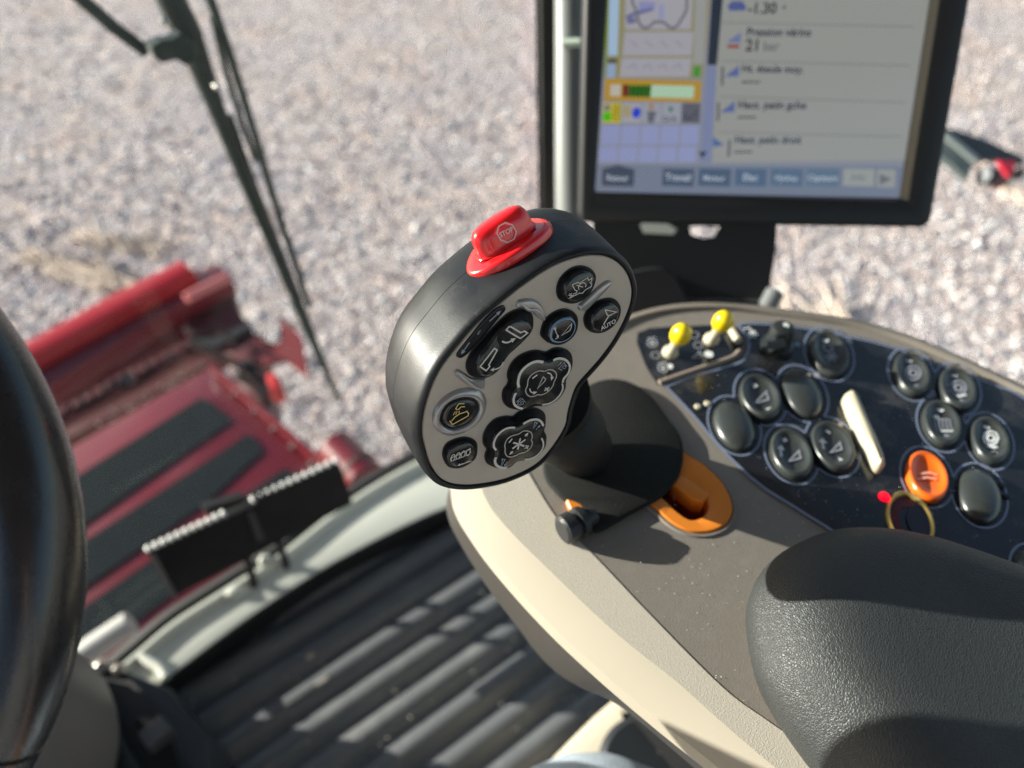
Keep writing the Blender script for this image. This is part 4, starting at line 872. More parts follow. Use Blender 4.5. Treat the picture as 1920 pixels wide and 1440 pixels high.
for k, c in enumerate([(206, 190, 60), (168, 168, 176), (160, 162, 176), (160, 164, 176), (98, 100, 112)]):
    x0 = 150+k*178; sq([(x0, 925), (x0+165, 928), (x0+155, 1108), (x0-10, 1105)], c, 5, 'S')
    for r_, (ya, yb) in enumerate(((1130, 1300), (1318, 1460))): sq([(x0-12-r_*20, ya), (x0+150-r_*20, ya), (x0+140-r_*20, yb), (x0-22-r_*20, yb)], (150, 158, 200), 5, 'S')
sq([(150, 1010), (222, 1010), (218, 1090), (146, 1090)], (70, 190, 30), 6, 'S'); sq([(158, 940), (215, 940), (212, 1000), (155, 1000)], (126, 130, 132), 6, 'S')
for k in range(4): sq([(240+k*18, 940), (248+k*18, 940), (240+k*18, 1090), (232+k*18, 1090)], (120, 106, 30), 6, 'S'); sq([(335+k*18, 950), (345+k*18, 950), (340+k*18, 1050), (330+k*18, 1050)], (170, 150, 50), 6, 'S')
scr.poly(q('S', ellpx(448, 1015, 38, 50, 10, 16)), h=-.0078+.0004, mi=sm((40, 70, 210)))
sq([(545, 1000), (630, 1000), (600, 1105), (550, 1105)], (104, 106, 120), 6, 'S'); sq([(560, 935), (600, 935), (600, 985), (565, 985)], (170, 130, 80), 6, 'S'); sq([(735, 965), (780, 965), (765, 1005), (745, 1005)], (40, 110, 90), 6, 'S')
scr.line(q('S', [(870, 1020), (920, 1080), (1000, 1000)]), .0016, h=-.0078+.0004, mi=sm((76, 78, 92)))
scr.text('STOP' if False else 'Gr/h', (1242, 228), (1268, 228), h=-.0078+.0004, mi=sm((90, 92, 110)))
DT = (38, 42, 70); TX = (44, 44, 48)
H6 = -.0078+.0004
scr.text('-1.30', (1402, 25), (1455, 25), h=H6, mi=sm(TX)); scr.text('\u00b0', (1466, 26), (1472, 26), h=H6, mi=sm(TX))
scr.text('Pression v\u00e9rins', (1400, 67), (1520, 68), h=H6, mi=sm(DT)); scr.text('21', (1397, 95), (1420, 95), h=H6, mi=sm(TX)); scr.text('bar', (1431, 95), (1461, 95), h=H6, mi=sm((116, 118, 120)))
scr.text('Ht. \u00e9teule moy.', (1391, 135), (1506, 137), h=H6, mi=sm(DT)); scr.text('Haut. patin gche', (1384, 203), (1511, 204), h=H6, mi=sm(DT)); scr.text('Haut. patin droit', (1378, 268), (1502, 269), h=H6, mi=sm(DT))
for x, y in ((1390, 155), (1383, 221), (1376, 286)): scr.text('-----', (x, y+4), (x+34, y+4), h=H6, mi=sm(TX))
sq([(1362, 79), (1390, 60), (1388, 80)], (112, 124, 168), 6); sq([(1364, 84), (1386, 84), (1386, 90), (1364, 90)], (150, 60, 60), 6)
sq([(1364, 12), (1372, 2), (1392, 2), (1400, 14), (1396, 20), (1368, 20)], (84, 98, 150), 6)
for x, y in ((1350, 140), (1342, 207)): sq([(x+8, y+4), (x+36, y-18), (x+35, y+3)], (92, 110, 160), 6); sq([(x+3, y-15), (x+7, y-15), (x+6, y+20), (x+2, y+20)], (80, 84, 92), 6)
sq([(1337, 257), (1358, 272), (1337, 276)], (84, 110, 160), 6); sq([(1366, 262), (1370, 262), (1368, 294), (1364, 294)], (80, 84, 92), 6)
sq([(1118, 308), (1698, 312), (1686, 371), (1116, 360)], (122, 131, 150), 3)
for i, (w_, x0, x1, c) in enumerate((('Retour', 1128, 1188, (66, 78, 96)), ('Travail', 1241, 1300, (74, 88, 108)), ('Moteur', 1309, 1369, (78, 96, 120)), ('Elec', 1377, 1436, (84, 106, 132)), ('Hydrau', 1444, 1504, (90, 113, 138)), ('Capteurs', 1512, 1572, (98, 120, 142)), ('Info', 1580, 1638, (160, 164, 160)))):
    sq([(x0+2, 316), (x1+2, 317), (x1, 350), (x0, 348)], c, 5); scr.text(w_, ((x0+x1)/2-3.4*len(w_), 338), ((x0+x1)/2+3.4*len(w_), 339), h=H6, mi=sm((182, 192, 206) if i < 6 else (130, 134, 136)))
sq([(1127, 318), (1158, 309), (1190, 318)], (66, 78, 96), 5)
sq([(1645, 317), (1680, 318), (1678, 352), (1643, 351)], (158, 160, 158), 5); sq([(1650, 326), (1672, 336), (1649, 347)], (110, 114, 116), 6)
so2 = scr.build('screen', SM, MON)
# glass over the display
GP = Marks(MP, -.0070); GP.poly([(1152, -200), (1774, -200), (1686.5, 372), (1116, 361)])
MG, t2, b2 = nodes('monitor cover glass'); t2.nodes.remove(b2); a1_ = t2.nodes.new('ShaderNodeBsdfTransparent'); a2_ = t2.nodes.new('ShaderNodeBsdfGlossy'); a2_.inputs['Roughness'].default_value = .22
f_ = t2.nodes.new('ShaderNodeFresnel'); f_.inputs[0].default_value = 1.45; x_ = t2.nodes.new('ShaderNodeMixShader'); t2.links.new(f_.outputs[0], x_.inputs[0]); t2.links.new(a1_.outputs[0], x_.inputs[1]); t2.links.new(a2_.outputs[0], x_.inputs[2]); t2.links.new(x_.outputs[0], t2.nodes['Material Output'].inputs[0])
GP.build('cover_glass', [MG], MON)
# mount below, with two slots
BP = Pl(W(1300, 480, .655), -FW, RT)
mt_ = thing('monitor_mount', W(1330, 575, .62), 'matte black slotted mounting bracket under the monitor', 'bracket')
def plateh(name, pl, outer, holes, th, mat, parent):
    po = ccw(np.array([pl.uv(*p) for p in outer])); ph_ = [ccw(np.array([pl.uv(*p) for p in h])) for h in holes]
    loops = [po]+ph_; T = tessellate_polygon([[Vector((u, v, 0)) for u, v in l] for l in loops]); V = []; Fs = []
    for l in loops: V += ringat(pl, l, 0)
    n0_ = len(V)
    for l in loops: V += ringat(pl, l, -th)
    Fs += [tuple(x) for x in T]+[tuple(n0_+i for i in x) for x in T]; k = 0
    for l in loops:
        m_ = len(l); Fs += [(k+i, k+(i+1) % m_, n0_+k+(i+1) % m_, n0_+k+i) for i in range(m_)]; k += m_
    return mesh(name, V, Fs, mat, parent, smooth=False)
plateh('bracket_plate', BP, [(1110, 380), (1458, 400), (1454, 470), (1440, 560), (1425, 592), (1180, 596), (1120, 560)],
       [[(1199, 420), (1208, 415), (1255, 417), (1272, 428), (1263, 440), (1206, 437)], [(1292, 424), (1304, 421), (1353, 422), (1340, 444), (1318, 447), (1296, 440)]], .006, DARK, mt_)
LT = pm('bright gap tone', (.78, .82, .74), .35)
prism('bright_gap_plate', [BP.P(x, y, -.03) for x, y in [(1195, 412), (1275, 412), (1275, 445), (1195, 445)]], FW*.01, LT, mt_)  # added plate; pale colour stands in for sunlit ground behind the slot
raised('swivel_housing', BP, [(1150, 520), (1190, 505), (1232, 498), (1262, 508), (1280, 540), (1296, 575), (1290, 600), (1150, 610)], [(0, 0), (0, .018), (.003, .022)], DARK, mt_, N=40)
tube('hinge_pin', [BP.P(1434, 585, .012), BP.P(1453, 548, .012)], .0085, pm('grey pin', (.16, .17, .17), .4), mt_, n=18)
tube('front_bead', [BP.P(x, y, .002) for x, y in [(1180, 572), (1240, 563), (1330, 562), (1430, 566)]], .0015, pm('grey edge line', (.10, .105, .105), .35), mt_, n=8, sm=16)  # thin bead, lighter than the black bracket
# tube
t = thing('support_post', Z(1080, 600, -.5), 'pale grey round upright tube along the left side of the monitor', 'post')
tube('post_tube', [W(1069, -420, .60), W(1069, 0, .66), W(1069, 390, .70), W(1078, 600, .73)], .0146, POST, t, n=32, sm=30)
c = W(1060, 80, .643); tube('capsule', [W(1056, 82, .655), W(1088, 80, .652)], .004, pm('pale green clip', (.62, .72, .6), .2), t, n=14)  # short pale green capsule across the tube

# ---------------------------------------------------------------- control lever
PN = .445*RT-.445*UP-.777*FW
GPn = Pl(W(960, 680, .300), PN, RT)
LEV = thing('control_lever', CP.P(1235, 905), 'black multifunction control lever with a taupe button face and a red stop button', 'control lever')
plate_px = q('G', [(290, 1440), (300, 1330), (340, 1190), (400, 1060), (500, 930), (620, 790), (780, 650), (950, 520), (1100, 430), (1250, 382), (1330, 375), (1420, 390), (1500, 450), (1545, 540), (1550, 640), (1510, 760), (1440, 890), (1360, 1000), (1280, 1090), (1220, 1160), (1190, 1240), (1165, 1330)]) + \
    q('H', [(990, 540), (930, 640), (840, 740), (700, 810), (560, 842), (440, 848), (350, 820), (290, 740), (255, 620)])
PL_ = ccw(resample([GPn.uv(x, y) for x, y in plate_px], 220, True))
for _ in range(3): PL_ = (np.roll(PL_, 1, 0)+PL_*2+np.roll(PL_, -1, 0))/4
def G(P, h): return ringat(GPn, P, h)
DB = 1.36
body = [G(inset(PL_, d)+np.array([0, .2*max(0, -h_*DB-.006)]), h_*(DB if h_ < -.002 and d < 0 or h_ < -.02 else 1)) for d, h_ in ((.0003, -.004), (-.0002, -.0006), (-.0004, .0004), (-.0009, .0010), (-.0016, .0009), (-.0025, 0), (-.0033, -.0016), (-.0038, -.0040), (-.0041, -.0075), (-.0043, -.0120),
        (-.0044, -.0168), (-.0044, -.01695), (-.00425, -.01705), (-.0044, -.01715), (-.0044, -.0173), (-.0043, -.0220), (-.0036, -.0265), (-.0018, -.0305), (.0012, -.0335), (.0055, -.0355))]
cpl = PL_.mean(0)
loft('grip', body, RUB, LEV, False, True, angle=75)
fp = loft('face_plate', [G(inset(PL_, .0002), -.003), G(inset(PL_, .0002), -.0002), G(inset(PL_, .0006), .0002), G(inset(PL_, .0014), .0002)], PLATE, LEV, False, False, angle=30)
# the flat of the face
Pf = inset(PL_, .0014); T = tessellate_polygon([[Vector((u, v, 0)) for u, v in Pf]])
mesh('face_flat', G(Pf, .0002), [tuple(x) for x in T], PLATE, fp, smooth=False)
def cap(name, crop, base, top, h, mat=BTN, N=72, dome=.0004, ledge=.0006, parent=LEV, label=None):
    B = loop2(GPn, q(crop, base), .0003, N); T_ = align(B, loop2(GPn, q(crop, top), h, N))
    root = loft(name, [G(inset(T_, -.0003), h-.0012), G(T_, h-.0005), G(inset(T_, .0004), h-.0001), G(inset(T_, .0010), h), G(inset(T_, .0022), h+dome)], mat, parent, False, True, angle=50)
    mid = B*.45+T_*.55
    loft('skirt', [G(B, .00025), G(inset(B, .0004), .0004), G(mid, h*.62), G(inset(T_, -.0002), h*.70), G(inset(T_, -.0003), h-.0011)], SKIRT, root, False, False, angle=50)
    loft('recess', [G(inset(B, -.0006), .0003), G(inset(B, .0003), .00032)], DARK, root, False, False)
    return root
def sym(parent, h, *ops, mats=None, name='symbol'):
    mk = Marks(GPn, h)
    for f in ops: f(mk)
    return mk.build(name, mats or [MARKW], parent)
Ln = lambda c, pts, w, cl=False, s=0, mi=0: (lambda m_: m_.line(q(c, pts), w*1.3, cl, s, mi=mi))
Ar = lambda c, pts, w, s=0, hd=3.2, mi=0: (lambda m_: m_.arrow(q(c, pts), w*1.25, hd, s, mi=mi))
Po = lambda c, pts, s=0, mi=0: (lambda m_: m_.poly(q(c, pts), sm=s, mi=mi))
# cruise button (combine harvester outline)
h = .0042
b = cap('push_button', 'A', [(430, 600), (470, 440), (560, 320), (700, 220), (870, 190), (1010, 240), (1090, 330), (1105, 420), (1060, 570), (980, 700), (860, 790), (720, 835), (560, 810), (460, 740)],
        [(570, 640), (600, 520), (690, 400), (800, 320), (920, 290), (1020, 310), (1085, 370), (1095, 440), (1050, 580), (970, 700), (860, 790), (740, 822), (640, 790), (585, 720)], h)
hs = h+.0006
sym(b, hs, Ln('A', [(695, 520), (800, 475), (830, 490), (975, 392), (1000, 440), (1052, 400), (1052, 450), (1020, 480), (1050, 500), (1045, 545), (1000, 575), (935, 610), (885, 670), (825, 670), (640, 765)], .00028), Ln('A', [(697, 520), (755, 620), (785, 625), (780, 660), (715, 690)], .00028),
    Ln('A', [(820, 610), (815, 550), (850, 500), (900, 480), (945, 510), (940, 560)], .00028, s=20), Ln('A', [(780, 525), (890, 560)], .0003), Ln('A', [(630, 705), (725, 710)], .00022), Ln('A', [(650, 670), (705, 745)], .00022), Ln('A', [(695, 665), (660, 750)], .00022))
# auto button
b = cap('push_button', 'A', [(920, 1120), (960, 1000), (1060, 880), (1200, 800), (1350, 770), (1460, 800), (1540, 900), (1555, 1000), (1520, 1130), (1430, 1250), (1300, 1340), (1160, 1370), (1020, 1330), (940, 1240)],
        [(1060, 1190), (1100, 1070), (1200, 950), (1330, 880), (1450, 880), (1530, 950), (1550, 1040), (1520, 1150), (1430, 1260), (1300, 1340), (1180, 1360), (1090, 1310)], h)
sym(b, hs, Ln('A', [(1292, 968), (1495, 1010), (1352, 1080), (1325, 1050)], .0004, True), Ln('A', [(1355, 1085), (1330, 1120), (1262, 1238)], .0005), lambda m_: m_.text('AUTO', *q('A', [(1222, 1345), (1490, 1195)])))
# ringed button
b = cap('push_button', 'G', [(1007, 840), (1030, 770), (1080, 725), (1140, 705), (1190, 720), (1220, 760), (1215, 830), (1180, 880), (1120, 910), (1060, 900), (1020, 870)],
        [(1055, 850), (1075, 795), (1125, 757), (1180, 750), (1213, 780), (1212, 830), (1180, 880), (1130, 905), (1085, 905), (1060, 887)], h)
Bq = loop2(GPn, q('G', [(1055, 850), (1075, 795), (1125, 757), (1180, 750), (1213, 780), (1212, 830), (1180, 880), (1130, 905), (1085, 905), (1060, 887)]), h, 60)
loft('blue_ring', [G(inset(Bq, .0003), h+.0001), G(inset(Bq, .0006), h+.0004), G(inset(Bq, .0011), h+.0006)], MARKB, b, False, False)
sym(b, hs+.0001, Ln('G', [(1190, 790), (1130, 860), (1178, 832), (1187, 812)], .0003, True), Ar('G', [(1098, 845), (1089, 818)], .0003), Ar('G', [(1098, 845), (1108, 868)], .0003), Ln('G', [(1080, 822), (1098, 808)], .00025), Ln('G', [(1092, 882), (1112, 872)], .00025))
# rocker
b = cap('rocker_button', 'B', [(240, 1180), (280, 1050), (370, 900), (560, 690), (800, 440), (960, 290), (1100, 215), (1230, 190), (1350, 230), (1410, 320), (1420, 440), (1400, 560), (1280, 720), (1120, 870), (980, 1000), (850, 1180), (740, 1330), (600, 1400), (460, 1405), (330, 1370), (260, 1290)],
        [(440, 1200), (500, 1040), (640, 870), (800, 640), (900, 540), (1050, 430), (1200, 400), (1330, 430), (1405, 495), (1420, 560), (1380, 660), (1290, 750), (1180, 830), (1060, 940), (960, 1080), (890, 1210), (800, 1320), (700, 1390), (600, 1412), (520, 1390), (460, 1310)], .0048, N=96)
hs = .0048+.0006
sym(b, hs, Ln('B', [(950, 565), (1000, 505), (1040, 507), (1210, 612), (1280, 585), (1335, 620), (1215, 712), (1190, 708)], .00048, True), Ar('B', [(880, 765), (930, 790), (1000, 782), (1082, 735)], .0006, 12, 2.6),
    Ln('B', [(740, 895), (790, 930), (640, 1190), (655, 1222), (590, 1298), (482, 1222)], .00048, True), Ar('B', [(900, 1138), (865, 1210), (790, 1262), (700, 1278)], .0004, 14))
loft('dimple', [G(loop2(GPn, q('B', ellpx(955, 700, 150, 190, 25)), .0052, 32), .00525), G(inset(loop2(GPn, q('B', ellpx(955, 700, 150, 190, 25)), .0052, 32), .0012), .0053)], BTN, b, False, True)
# slot indicator
sl = [(65, 1030), (110, 930), (300, 690), (500, 440), (700, 240), (860, 130), (925, 150), (920, 210), (800, 350), (560, 640), (380, 840), (230, 1000), (130, 1060)]
b = raised('direction_strip', GPn, q('B', sl), [(-.0003, .0002), (0, .0009), (.0004, .0010), (.0006, .0006)], LIP, LEV, N=72, hmap=.0004)
Q_ = loop2(GPn, q('B', sl), .0004, 72)
sym(b, .0012, Ar('B', [(650, 410), (820, 250)], .00035, hd=4), Ar('B', [(290, 790), (165, 965)], .00035, hd=4), Ln('B', [(430, 640), (470, 580), (500, 570)], .0002), Ln('B', [(440, 650), (480, 600)], .0002), mats=[MARKG])
# flower pads
top1 = [(400, 1080), (410, 990), (450, 920), (490, 850), (485, 740), (510, 610), (580, 490), (700, 400), (820, 355), (940, 365), (1040, 370), (1120, 340), (1220, 295), (1320, 305), (1400, 360), (1435, 440), (1425, 530), (1370, 620), (1310, 690), (1295, 760), (1300, 850), (1260, 960), (1180, 1060), (1060, 1130), (930, 1150), (810, 1140), (720, 1180), (640, 1225), (560, 1225), (470, 1190), (415, 1140)]
h = .0052; hs = h+.0007
b = cap('four_way_pad', 'C', [(220, 960), (240, 860), (300, 780), (330, 700), (310, 620), (330, 500), (400, 370), (520, 260), (680, 190), (830, 170), (960, 200), (1020, 190), (1120, 135), (1230, 125), (1350, 160), (1430, 240), (1455, 340), (1450, 440), (1425, 530), (1345, 680), (1335, 770), (1320, 870), (1200, 1040), (1000, 1140), (800, 1150), (620, 1220), (480, 1210), (330, 1170), (240, 1080)], top1, h, N=120)
a_ = .0005
sym(b, hs-.0001, Ln('C', [(512, 830), (494, 740), (525, 600), (600, 490), (720, 400), (840, 362), (950, 378)], .00095, s=40), Ln('C', [(1125, 345), (1225, 308), (1335, 330), (1405, 395), (1425, 480), (1395, 580), (1320, 670), (1296, 745)], .0008, s=40), Ln('C', [(1290, 760), (1298, 855), (1250, 960), (1170, 1050), (1060, 1118), (930, 1146)], .0006, s=40), Ln('C', [(455, 930), (415, 1030), (425, 1130), (485, 1185), (580, 1218)], .0008, s=30), name='white_rim')
sym(b, hs, Ln('C', [(665, 770), (680, 680), (740, 600), (830, 545), (900, 530), (970, 540), (1050, 510), (1130, 525), (1180, 580), (1180, 650), (1140, 730), (1120, 800), (1060, 880), (980, 940), (900, 965), (850, 960), (780, 990), (700, 990), (645, 940), (630, 870), (655, 820)], .0004, True, 120, mi=1),
    Ln('C', [(752, 668), (842, 603)], .0005), Ln('C', [(965, 892), (1055, 830)], .0005), Ln('C', [(982, 835), (1036, 888)], .0005), Ln('C', [(945, 640), (990, 678), (975, 715), (845, 848)], .00042, True, mi=1), Ar('C', [(1018, 568), (1075, 585), (1105, 640), (1100, 672)], .00042, 10), Ar('C', [(705, 848), (718, 900), (765, 928), (800, 922)], .00042, 10),
    Ar('C', [(1205, 445), (1262, 385)], .00025, mi=2), Ln('C', [(1325, 380), (1220, 490), (1290, 520)], .00022, mi=2), Ln('C', [(1325, 385), (1345, 430), (1375, 450)], .00022, mi=2), Ln('C', ellpx(1325, 465, 28, 28, 0, 10), .0002, True, mi=2),
    Ar('C', [(540, 1015), (480, 1085)], .00025, mi=2), Ln('C', [(570, 1025), (480, 1130), (540, 1150)], .00022, mi=2), Ln('C', [(570, 1030), (600, 1070), (630, 1100)], .00022, mi=2), Ln('C', ellpx(565, 1110, 26, 26, 0, 10), .0002, True, mi=2), mats=[MARKW, MARKT, MARKG])
top2 = [(425, 830), (440, 730), (500, 620), (600, 530), (700, 490), (830, 490), (920, 460), (1000, 400), (1100, 350), (1220, 340), (1310, 390), (1345, 470), (1330, 550), (1300, 620), (1300, 690), (1340, 750), (1340, 850), (1300, 940), (1200, 1030), (1080, 1075), (960, 1080), (860, 1110), (760, 1190), (650, 1235), (560, 1225), (480, 1180), (450, 1110), (470, 1030), (490, 960), (470, 900), (430, 870)]
b = cap('four_way_pad', 'E', [(255, 720), (270, 600), (350, 450), (480, 340), (640, 300), (780, 300), (870, 230), (1000, 165), (1150, 150), (1270, 190), (1340, 260), (1355, 350), (1350, 470), (1325, 560), (1368, 650), (1365, 760), (1340, 860), (1220, 1000), (1040, 1060), (860, 1090), (720, 1200), (560, 1215), (430, 1180), (330, 1120), (290, 1030), (300, 950), (325, 870), (275, 800)], top2, h, N=120)
sym(b, hs-.0001, Ln('E', [(482, 905), (442, 835), (455, 735), (525, 615), (640, 528), (740, 498), (825, 500)], .0007, s=40), Ln('E', [(970, 432), (1090, 368), (1215, 352), (1295, 395), (1334, 468)], .0008, s=30), Ln('E', [(1300, 690), (1333, 770), (1318, 880), (1230, 990), (1110, 1058), (1000, 1074)], .0006, s=40), Ln('E', [(482, 1030), (462, 1105), (495, 1180), (580, 1220), (680, 1220)], .0009, s=30), name='white_rim')
star = [Ln('E', [(895, 795), p], .00062) for p in [(918, 690), (1010, 713), (990, 832), (870, 892), (775, 874), (790, 768)]]
sym(b, hs, Ln('E', [(645, 880), (640, 800), (680, 710), (760, 650), (890, 610), (970, 560), (1060, 560), (1120, 600), (1130, 680), (1115, 720), (1135, 770), (1110, 850), (1020, 930), (900, 965), (840, 1000), (750, 1025), (680, 1010), (645, 950)], .0004, True, 120, mi=1),
    Ln('E', [(712, 770), (772, 697)], .0005), *star, Ar('E', [(1002, 655), (1040, 614)], .0004), Ar('E', [(785, 918), (748, 958)], .0004), Ln('E', [(1000, 872), (1070, 825)], .0005), Ln('E', [(1020, 815), (1052, 878)], .0005),
    Ln('E', [(1178, 405), (1220, 415), (1150, 515)], .0003, True, mi=2), Ar('E', [(1200, 532), (1262, 468)], .0003, mi=2), Ln('E', [(592, 1062), (642, 1072), (582, 1185)], .0003, True, mi=2), Ar('E', [(685, 1108), (640, 1178)], .0003, mi=2), mats=[MARKW, MARKT, MARKG])
# ringed unload button
ro = loop2(GPn, q('D', [(195, 900), (220, 760), (320, 600), (480, 460), (680, 370), (880, 355), (1050, 400), (1150, 510), (1175, 630), (1140, 800), (1050, 960), (900, 1100), (700, 1190), (500, 1220), (320, 1160), (220, 1040)]), .0003, 80)
ri = align(ro, loop2(GPn, q('D', [(270, 920), (300, 770), (420, 620), (600, 500), (800, 455), (980, 480), (1090, 570), (1130, 680), (1110, 830), (1020, 980), (860, 1090), (660, 1160), (480, 1160), (340, 1100)]), .0018, 80))
rh = align(ro, loop2(GPn, q('D', [(335, 900), (380, 760), (500, 620), (680, 540), (850, 525), (980, 570), (1050, 650), (1060, 760), (1000, 890), (880, 1010), (720, 1090), (560, 1130), (420, 1080), (350, 1000)]), .0016, 80))
bc = rh.mean(0)
b = loft('push_button', [G(bc+(rh-bc)*k, h_) for k, h_ in ((.98, -.0002+.0006), (.86, .0005), (.84, .0011), (.80, .0014), (.6, .0016))], BTN, LEV, False, True, angle=50)
loft('guard_ring', [G(ro, .0003), G(ro*.5+ri*.5, .0013), G(ri, .0019), G(ri*.5+rh*.5, .0020), G(rh, .0015), G(inset(rh, .0003), .0005)], FIN, b, False, False, angle=60)
sym(b, .0020, Ln('D', [(775, 642), (680, 642), (655, 668), (620, 735), (640, 747), (672, 745), (715, 700), (785, 697)], .0004), Ln('D', [(612, 782), (572, 848)], .0003), Ln('D', [(646, 775), (618, 842)], .0003), Ln('D', [(682, 770), (678, 822)], .0003),
    Ln('D', [(512, 950), (560, 1018), (840, 862), (852, 822), (815, 768)], .0004), Ln('D', [(545, 955), (605, 882), (690, 826), (822, 783)], .0004), mats=[MARKY])
# auger button
b = cap('push_button', 'H', [(360, 690), (375, 640), (420, 615), (475, 605), (520, 625), (530, 660), (520, 710), (475, 745), (430, 758), (385, 745)], [(384, 702), (400, 665), (445, 640), (492, 635), (522, 655), (524, 690), (505, 722), (460, 749), (415, 756), (390, 735)], .003)
zz = []
for k in range(4): zz.append(Ln('H', ellpx(410+k*26, 708-k*9, 9, 17, 20, 14), .0003, True))
sym(b, .0037, *zz, Ln('H', [(396, 716), (402, 726), (496, 690)], .00028), Ln('H', [(396, 712), (490, 668), (498, 660), (500, 684)], .00028), Ar('H', [(505, 725), (440, 746)], .0003))
# raised ridge and fins on the face
raised('ridge', GPn, q('A', [(800, 930), (820, 870), (880, 820), (1150, 560), (1280, 460), (1350, 437), (1405, 455), (1410, 500), (1360, 580), (1150, 790), (1000, 950), (930, 990), (860, 990), (815, 970)]), [(0, .0001), (.0004, .0009), (.0009, .0014), (.0015, .0016)], FIN, fp, N=80, hmap=.0006, angle=80)
def fin(c, outer, ridge):
    raised('finger_fin', GPn, q(c, outer), [(0, .0001), (.0003, .0008), (.0009, .0017), (.0013, .0018)], FIN, fp, N=80, hmap=.0008, angle=80)
    tube('fin_crest', [GPn.P(x, y, .0019) for x, y in q(c, ridge)], .0007, FIN, fp, n=10, sm=24, rads=[.0003, .0008, .0008, .0003])
fin('B', [(1128, 150), (1150, 70), (1190, 20), (1300, 0), (1420, 5), (1520, 50), (1600, 130), (1660, 260), (1672, 330), (1640, 405), (1560, 370), (1470, 300), (1400, 225), (1320, 215), (1220, 180), (1150, 170)], [(1190, 60), (1270, 130), (1350, 195), (1480, 205), (1590, 290), (1645, 370)])
fin('D', [(602, 85), (650, 28), (720, 50), (800, 100), (870, 150), (960, 180), (1060, 180), (1150, 180), (1155, 260), (1150, 340), (1085, 402), (1000, 392), (900, 350), (800, 290), (700, 220), (630, 150)], [(640, 70), (720, 150), (800, 215), (880, 290), (980, 355), (1080, 390)])
# smooth knuckle speckle: tiny dark pits on the lacquer
pk = Marks(GPn, .00032)
for i in range(46):
    x, y = rng.uniform(800, 1180), rng.uniform(480, 900); pk.poly(ellpx(x, y, rng.uniform(.4, 1.1), rng.uniform(.3, .8), rng.uniform(0, 90), 6))
from_px = [tuple(p) for p in plate_px]
def inpoly(x, y, P):
    c = False
    for i in range(len(P)):
        (x1, y1), (x2, y2) = P[i-1], P[i]
        if (y1 > y) != (y2 > y) and x < (x2-x1)*(y-y1)/(y2-y1)+x1: c = not c
    return c
pk2 = Marks(GPn, .00032)
for i in range(90):
    x, y = rng.uniform(800, 1180), rng.uniform(480, 900)
    if inpoly(x-5, y, from_px) and inpoly(x+5, y, from_px) and inpoly(x, y+6, from_px) and inpoly(x, y-6, from_px): pk2.poly(ellpx(x, y, rng.uniform(.4, 1.1), rng.uniform(.3, .8), rng.uniform(0, 90), 6))
pk2.build('grime_spot', [pm('grime', (.10, .085, .07), .6)], fp)

# red stop button riding on the rim
OFF = inset(PL_, -.0043)+np.array([0, .2*(.0225-.006)])
def proj(p): w = p-C; return 960+F*(w@RT)/(w@FW), 720-F*(w@UP)/(w@FW)
best = min(range(len(OFF)), key=lambda i: math.dist(proj(GPn.at(*OFF[i], -.0225)), (940, 437)))
o0 = GPn.at(*OFF[best], -.0225); t1 = OFF[(best+4) % 220]-OFF[best-4]; t1 /= np.linalg.norm(t1)
e1 = GPn.x*t1[0]+GPn.y*t1[1]
if e1@RT < 0: e1 = -e1
mo = np.cross(GPn.n, e1); mo = mo if mo@(o0-GPn.at(*cpl, -.0225)) > 0 else -mo
RC = .075
def sb(a, b_, h_): return o0+e1*a+GPn.n*b_+mo*(h_-a*a/(2*RC))
def se(a, b_, n_, k): c_, s_ = math.cos(k), math.sin(k); return a*math.copysign(abs(c_)**(2/n_), c_), b_*math.copysign(abs(s_)**(2/n_), s_)
KS = np.linspace(0, 2*math.pi, 72, endpoint=False)
st = loft('stop_button', [[sb(*se(a, b_, 2.0, k), h_) for k in KS] for a, b_, h_ in ((.0212, .0135, -.003), (.0212, .0135, .0006), (.0208, .0131, .0014), (.0195, .0120, .0019), (.014, .0072, .0020))], RED, LEV, False, True, angle=60)
capr = []
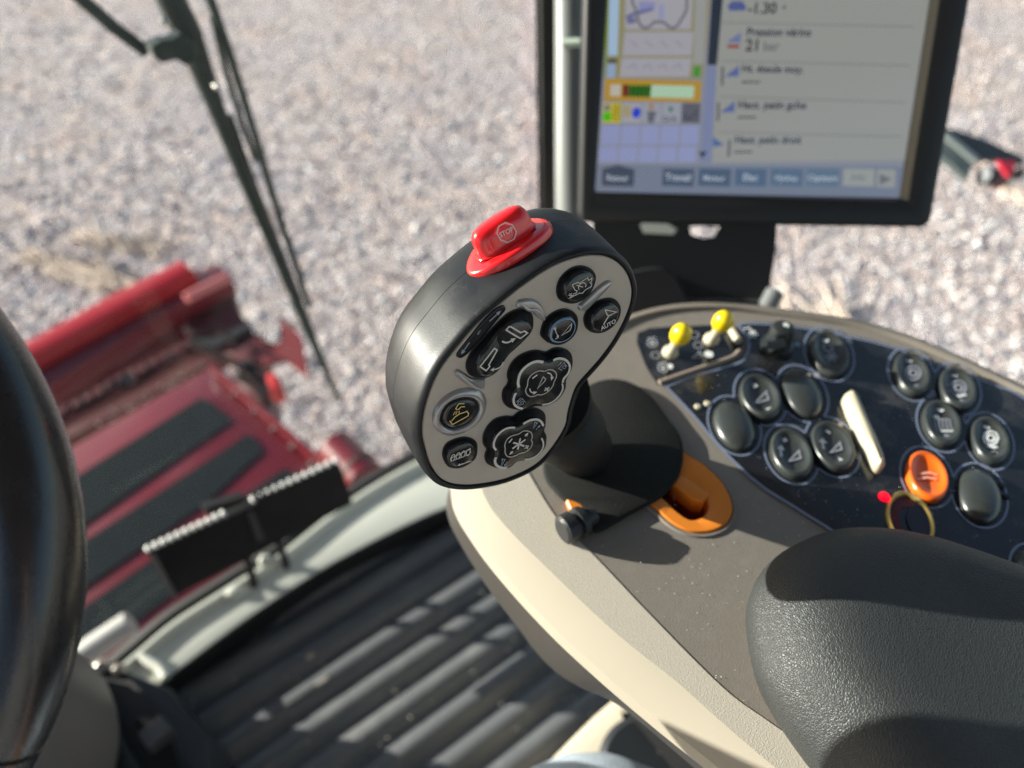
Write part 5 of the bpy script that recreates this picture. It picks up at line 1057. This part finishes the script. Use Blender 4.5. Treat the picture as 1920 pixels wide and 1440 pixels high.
for a, b_, h_, n_ in ((.0146, .0070, .0016, 2.6), (.0138, .0063, .0022, 2.6), (.0134, .0059, .0045, 3.0), (.0133, .0057, .0078, 3.0), (.0128, .0054, .0098, 2.8), (.0118, .0047, .0115, 2.5), (.0098, .0037, .0126, 2.3), (.007, .0023, .0130, 2.1), (.003, .001, .0132, 2)):
    capr.append([o0+e1*x+GPn.n*(y+.0004)+mo*(h_) for x, y in [se(a, b_, n_, k) for k in KS]])
loft('stop_cap', capr, RED, st, False, True, angle=80)
SPn = Pl(o0+GPn.n*.0068, GPn.n, e1)
mk = Marks(SPn, .0001); oct_ = q('F', [(935, 455), (1065, 500), (1135, 622), (1095, 750), (975, 812), (850, 765), (785, 650), (820, 520)])
mk.line(oct_, .00055, True); mk.text('STOP', *q('F', [(848, 728), (1085, 602)]), stretch=1.15); mk.build('emblem', [pm('pale pink print', (.85, .62, .60), .5)], st)

# neck and hand rest
tube('neck', [GPn.P(1015, 745, -.033), GPn.P(1036, 778, -.042), Z(1062, 806, -.292), Z(1082, 829, -.314), Z(1090, 839, -.331)], .02, NECKM, LEV, n=48, sm=36, rads=[.0250, .0240, .0212, .0190, .0178, .0182], angle=80)
HN = np.array([0, 0, 1.]); HP = Pl(Z(1150, 860, -.3355), HN, RT)
hr = [(1090, 735), (1112, 716), (1150, 708), (1190, 718), (1225, 745), (1255, 785), (1276, 815), (1282, 850), (1276, 885), (1262, 908), (1240, 930), (1180, 963), (1120, 995), (1103, 975), (1095, 955), (1080, 943), (1058, 935), (1038, 915), (1022, 893), (1020, 860), (1045, 800)]
raised('hand_rest', HP, hr, [(.0005, -.0035), (.0002, -.003), (0, -.0015), (.0006, -.0006), (.0018, 0)], SUEDE, LEV, N=110, angle=60, tess=True)
tube('stem', [Z(1200, 888, -.347), CP.P(1218, 899, -.014), CP.P(1232, 905, -.034)], .012, DARK, LEV, n=24, sm=10)
k0 = Z(1053, 996, -.3315); k1 = Z(1114, 966, -.3335)
cyl('clamp_knob', k0, k1, [(0, .0062), (.06, .0082), (.33, .0084), (.36, .0062), (.46, .0062), (.49, .0086), (.66, .0084), (.70, .0055), (1, .0050)], pm('knurled black knob', (.022, .024, .026), .35, bump=('vor', 900, .4, .0006)), LEV, n=40, angle=30)
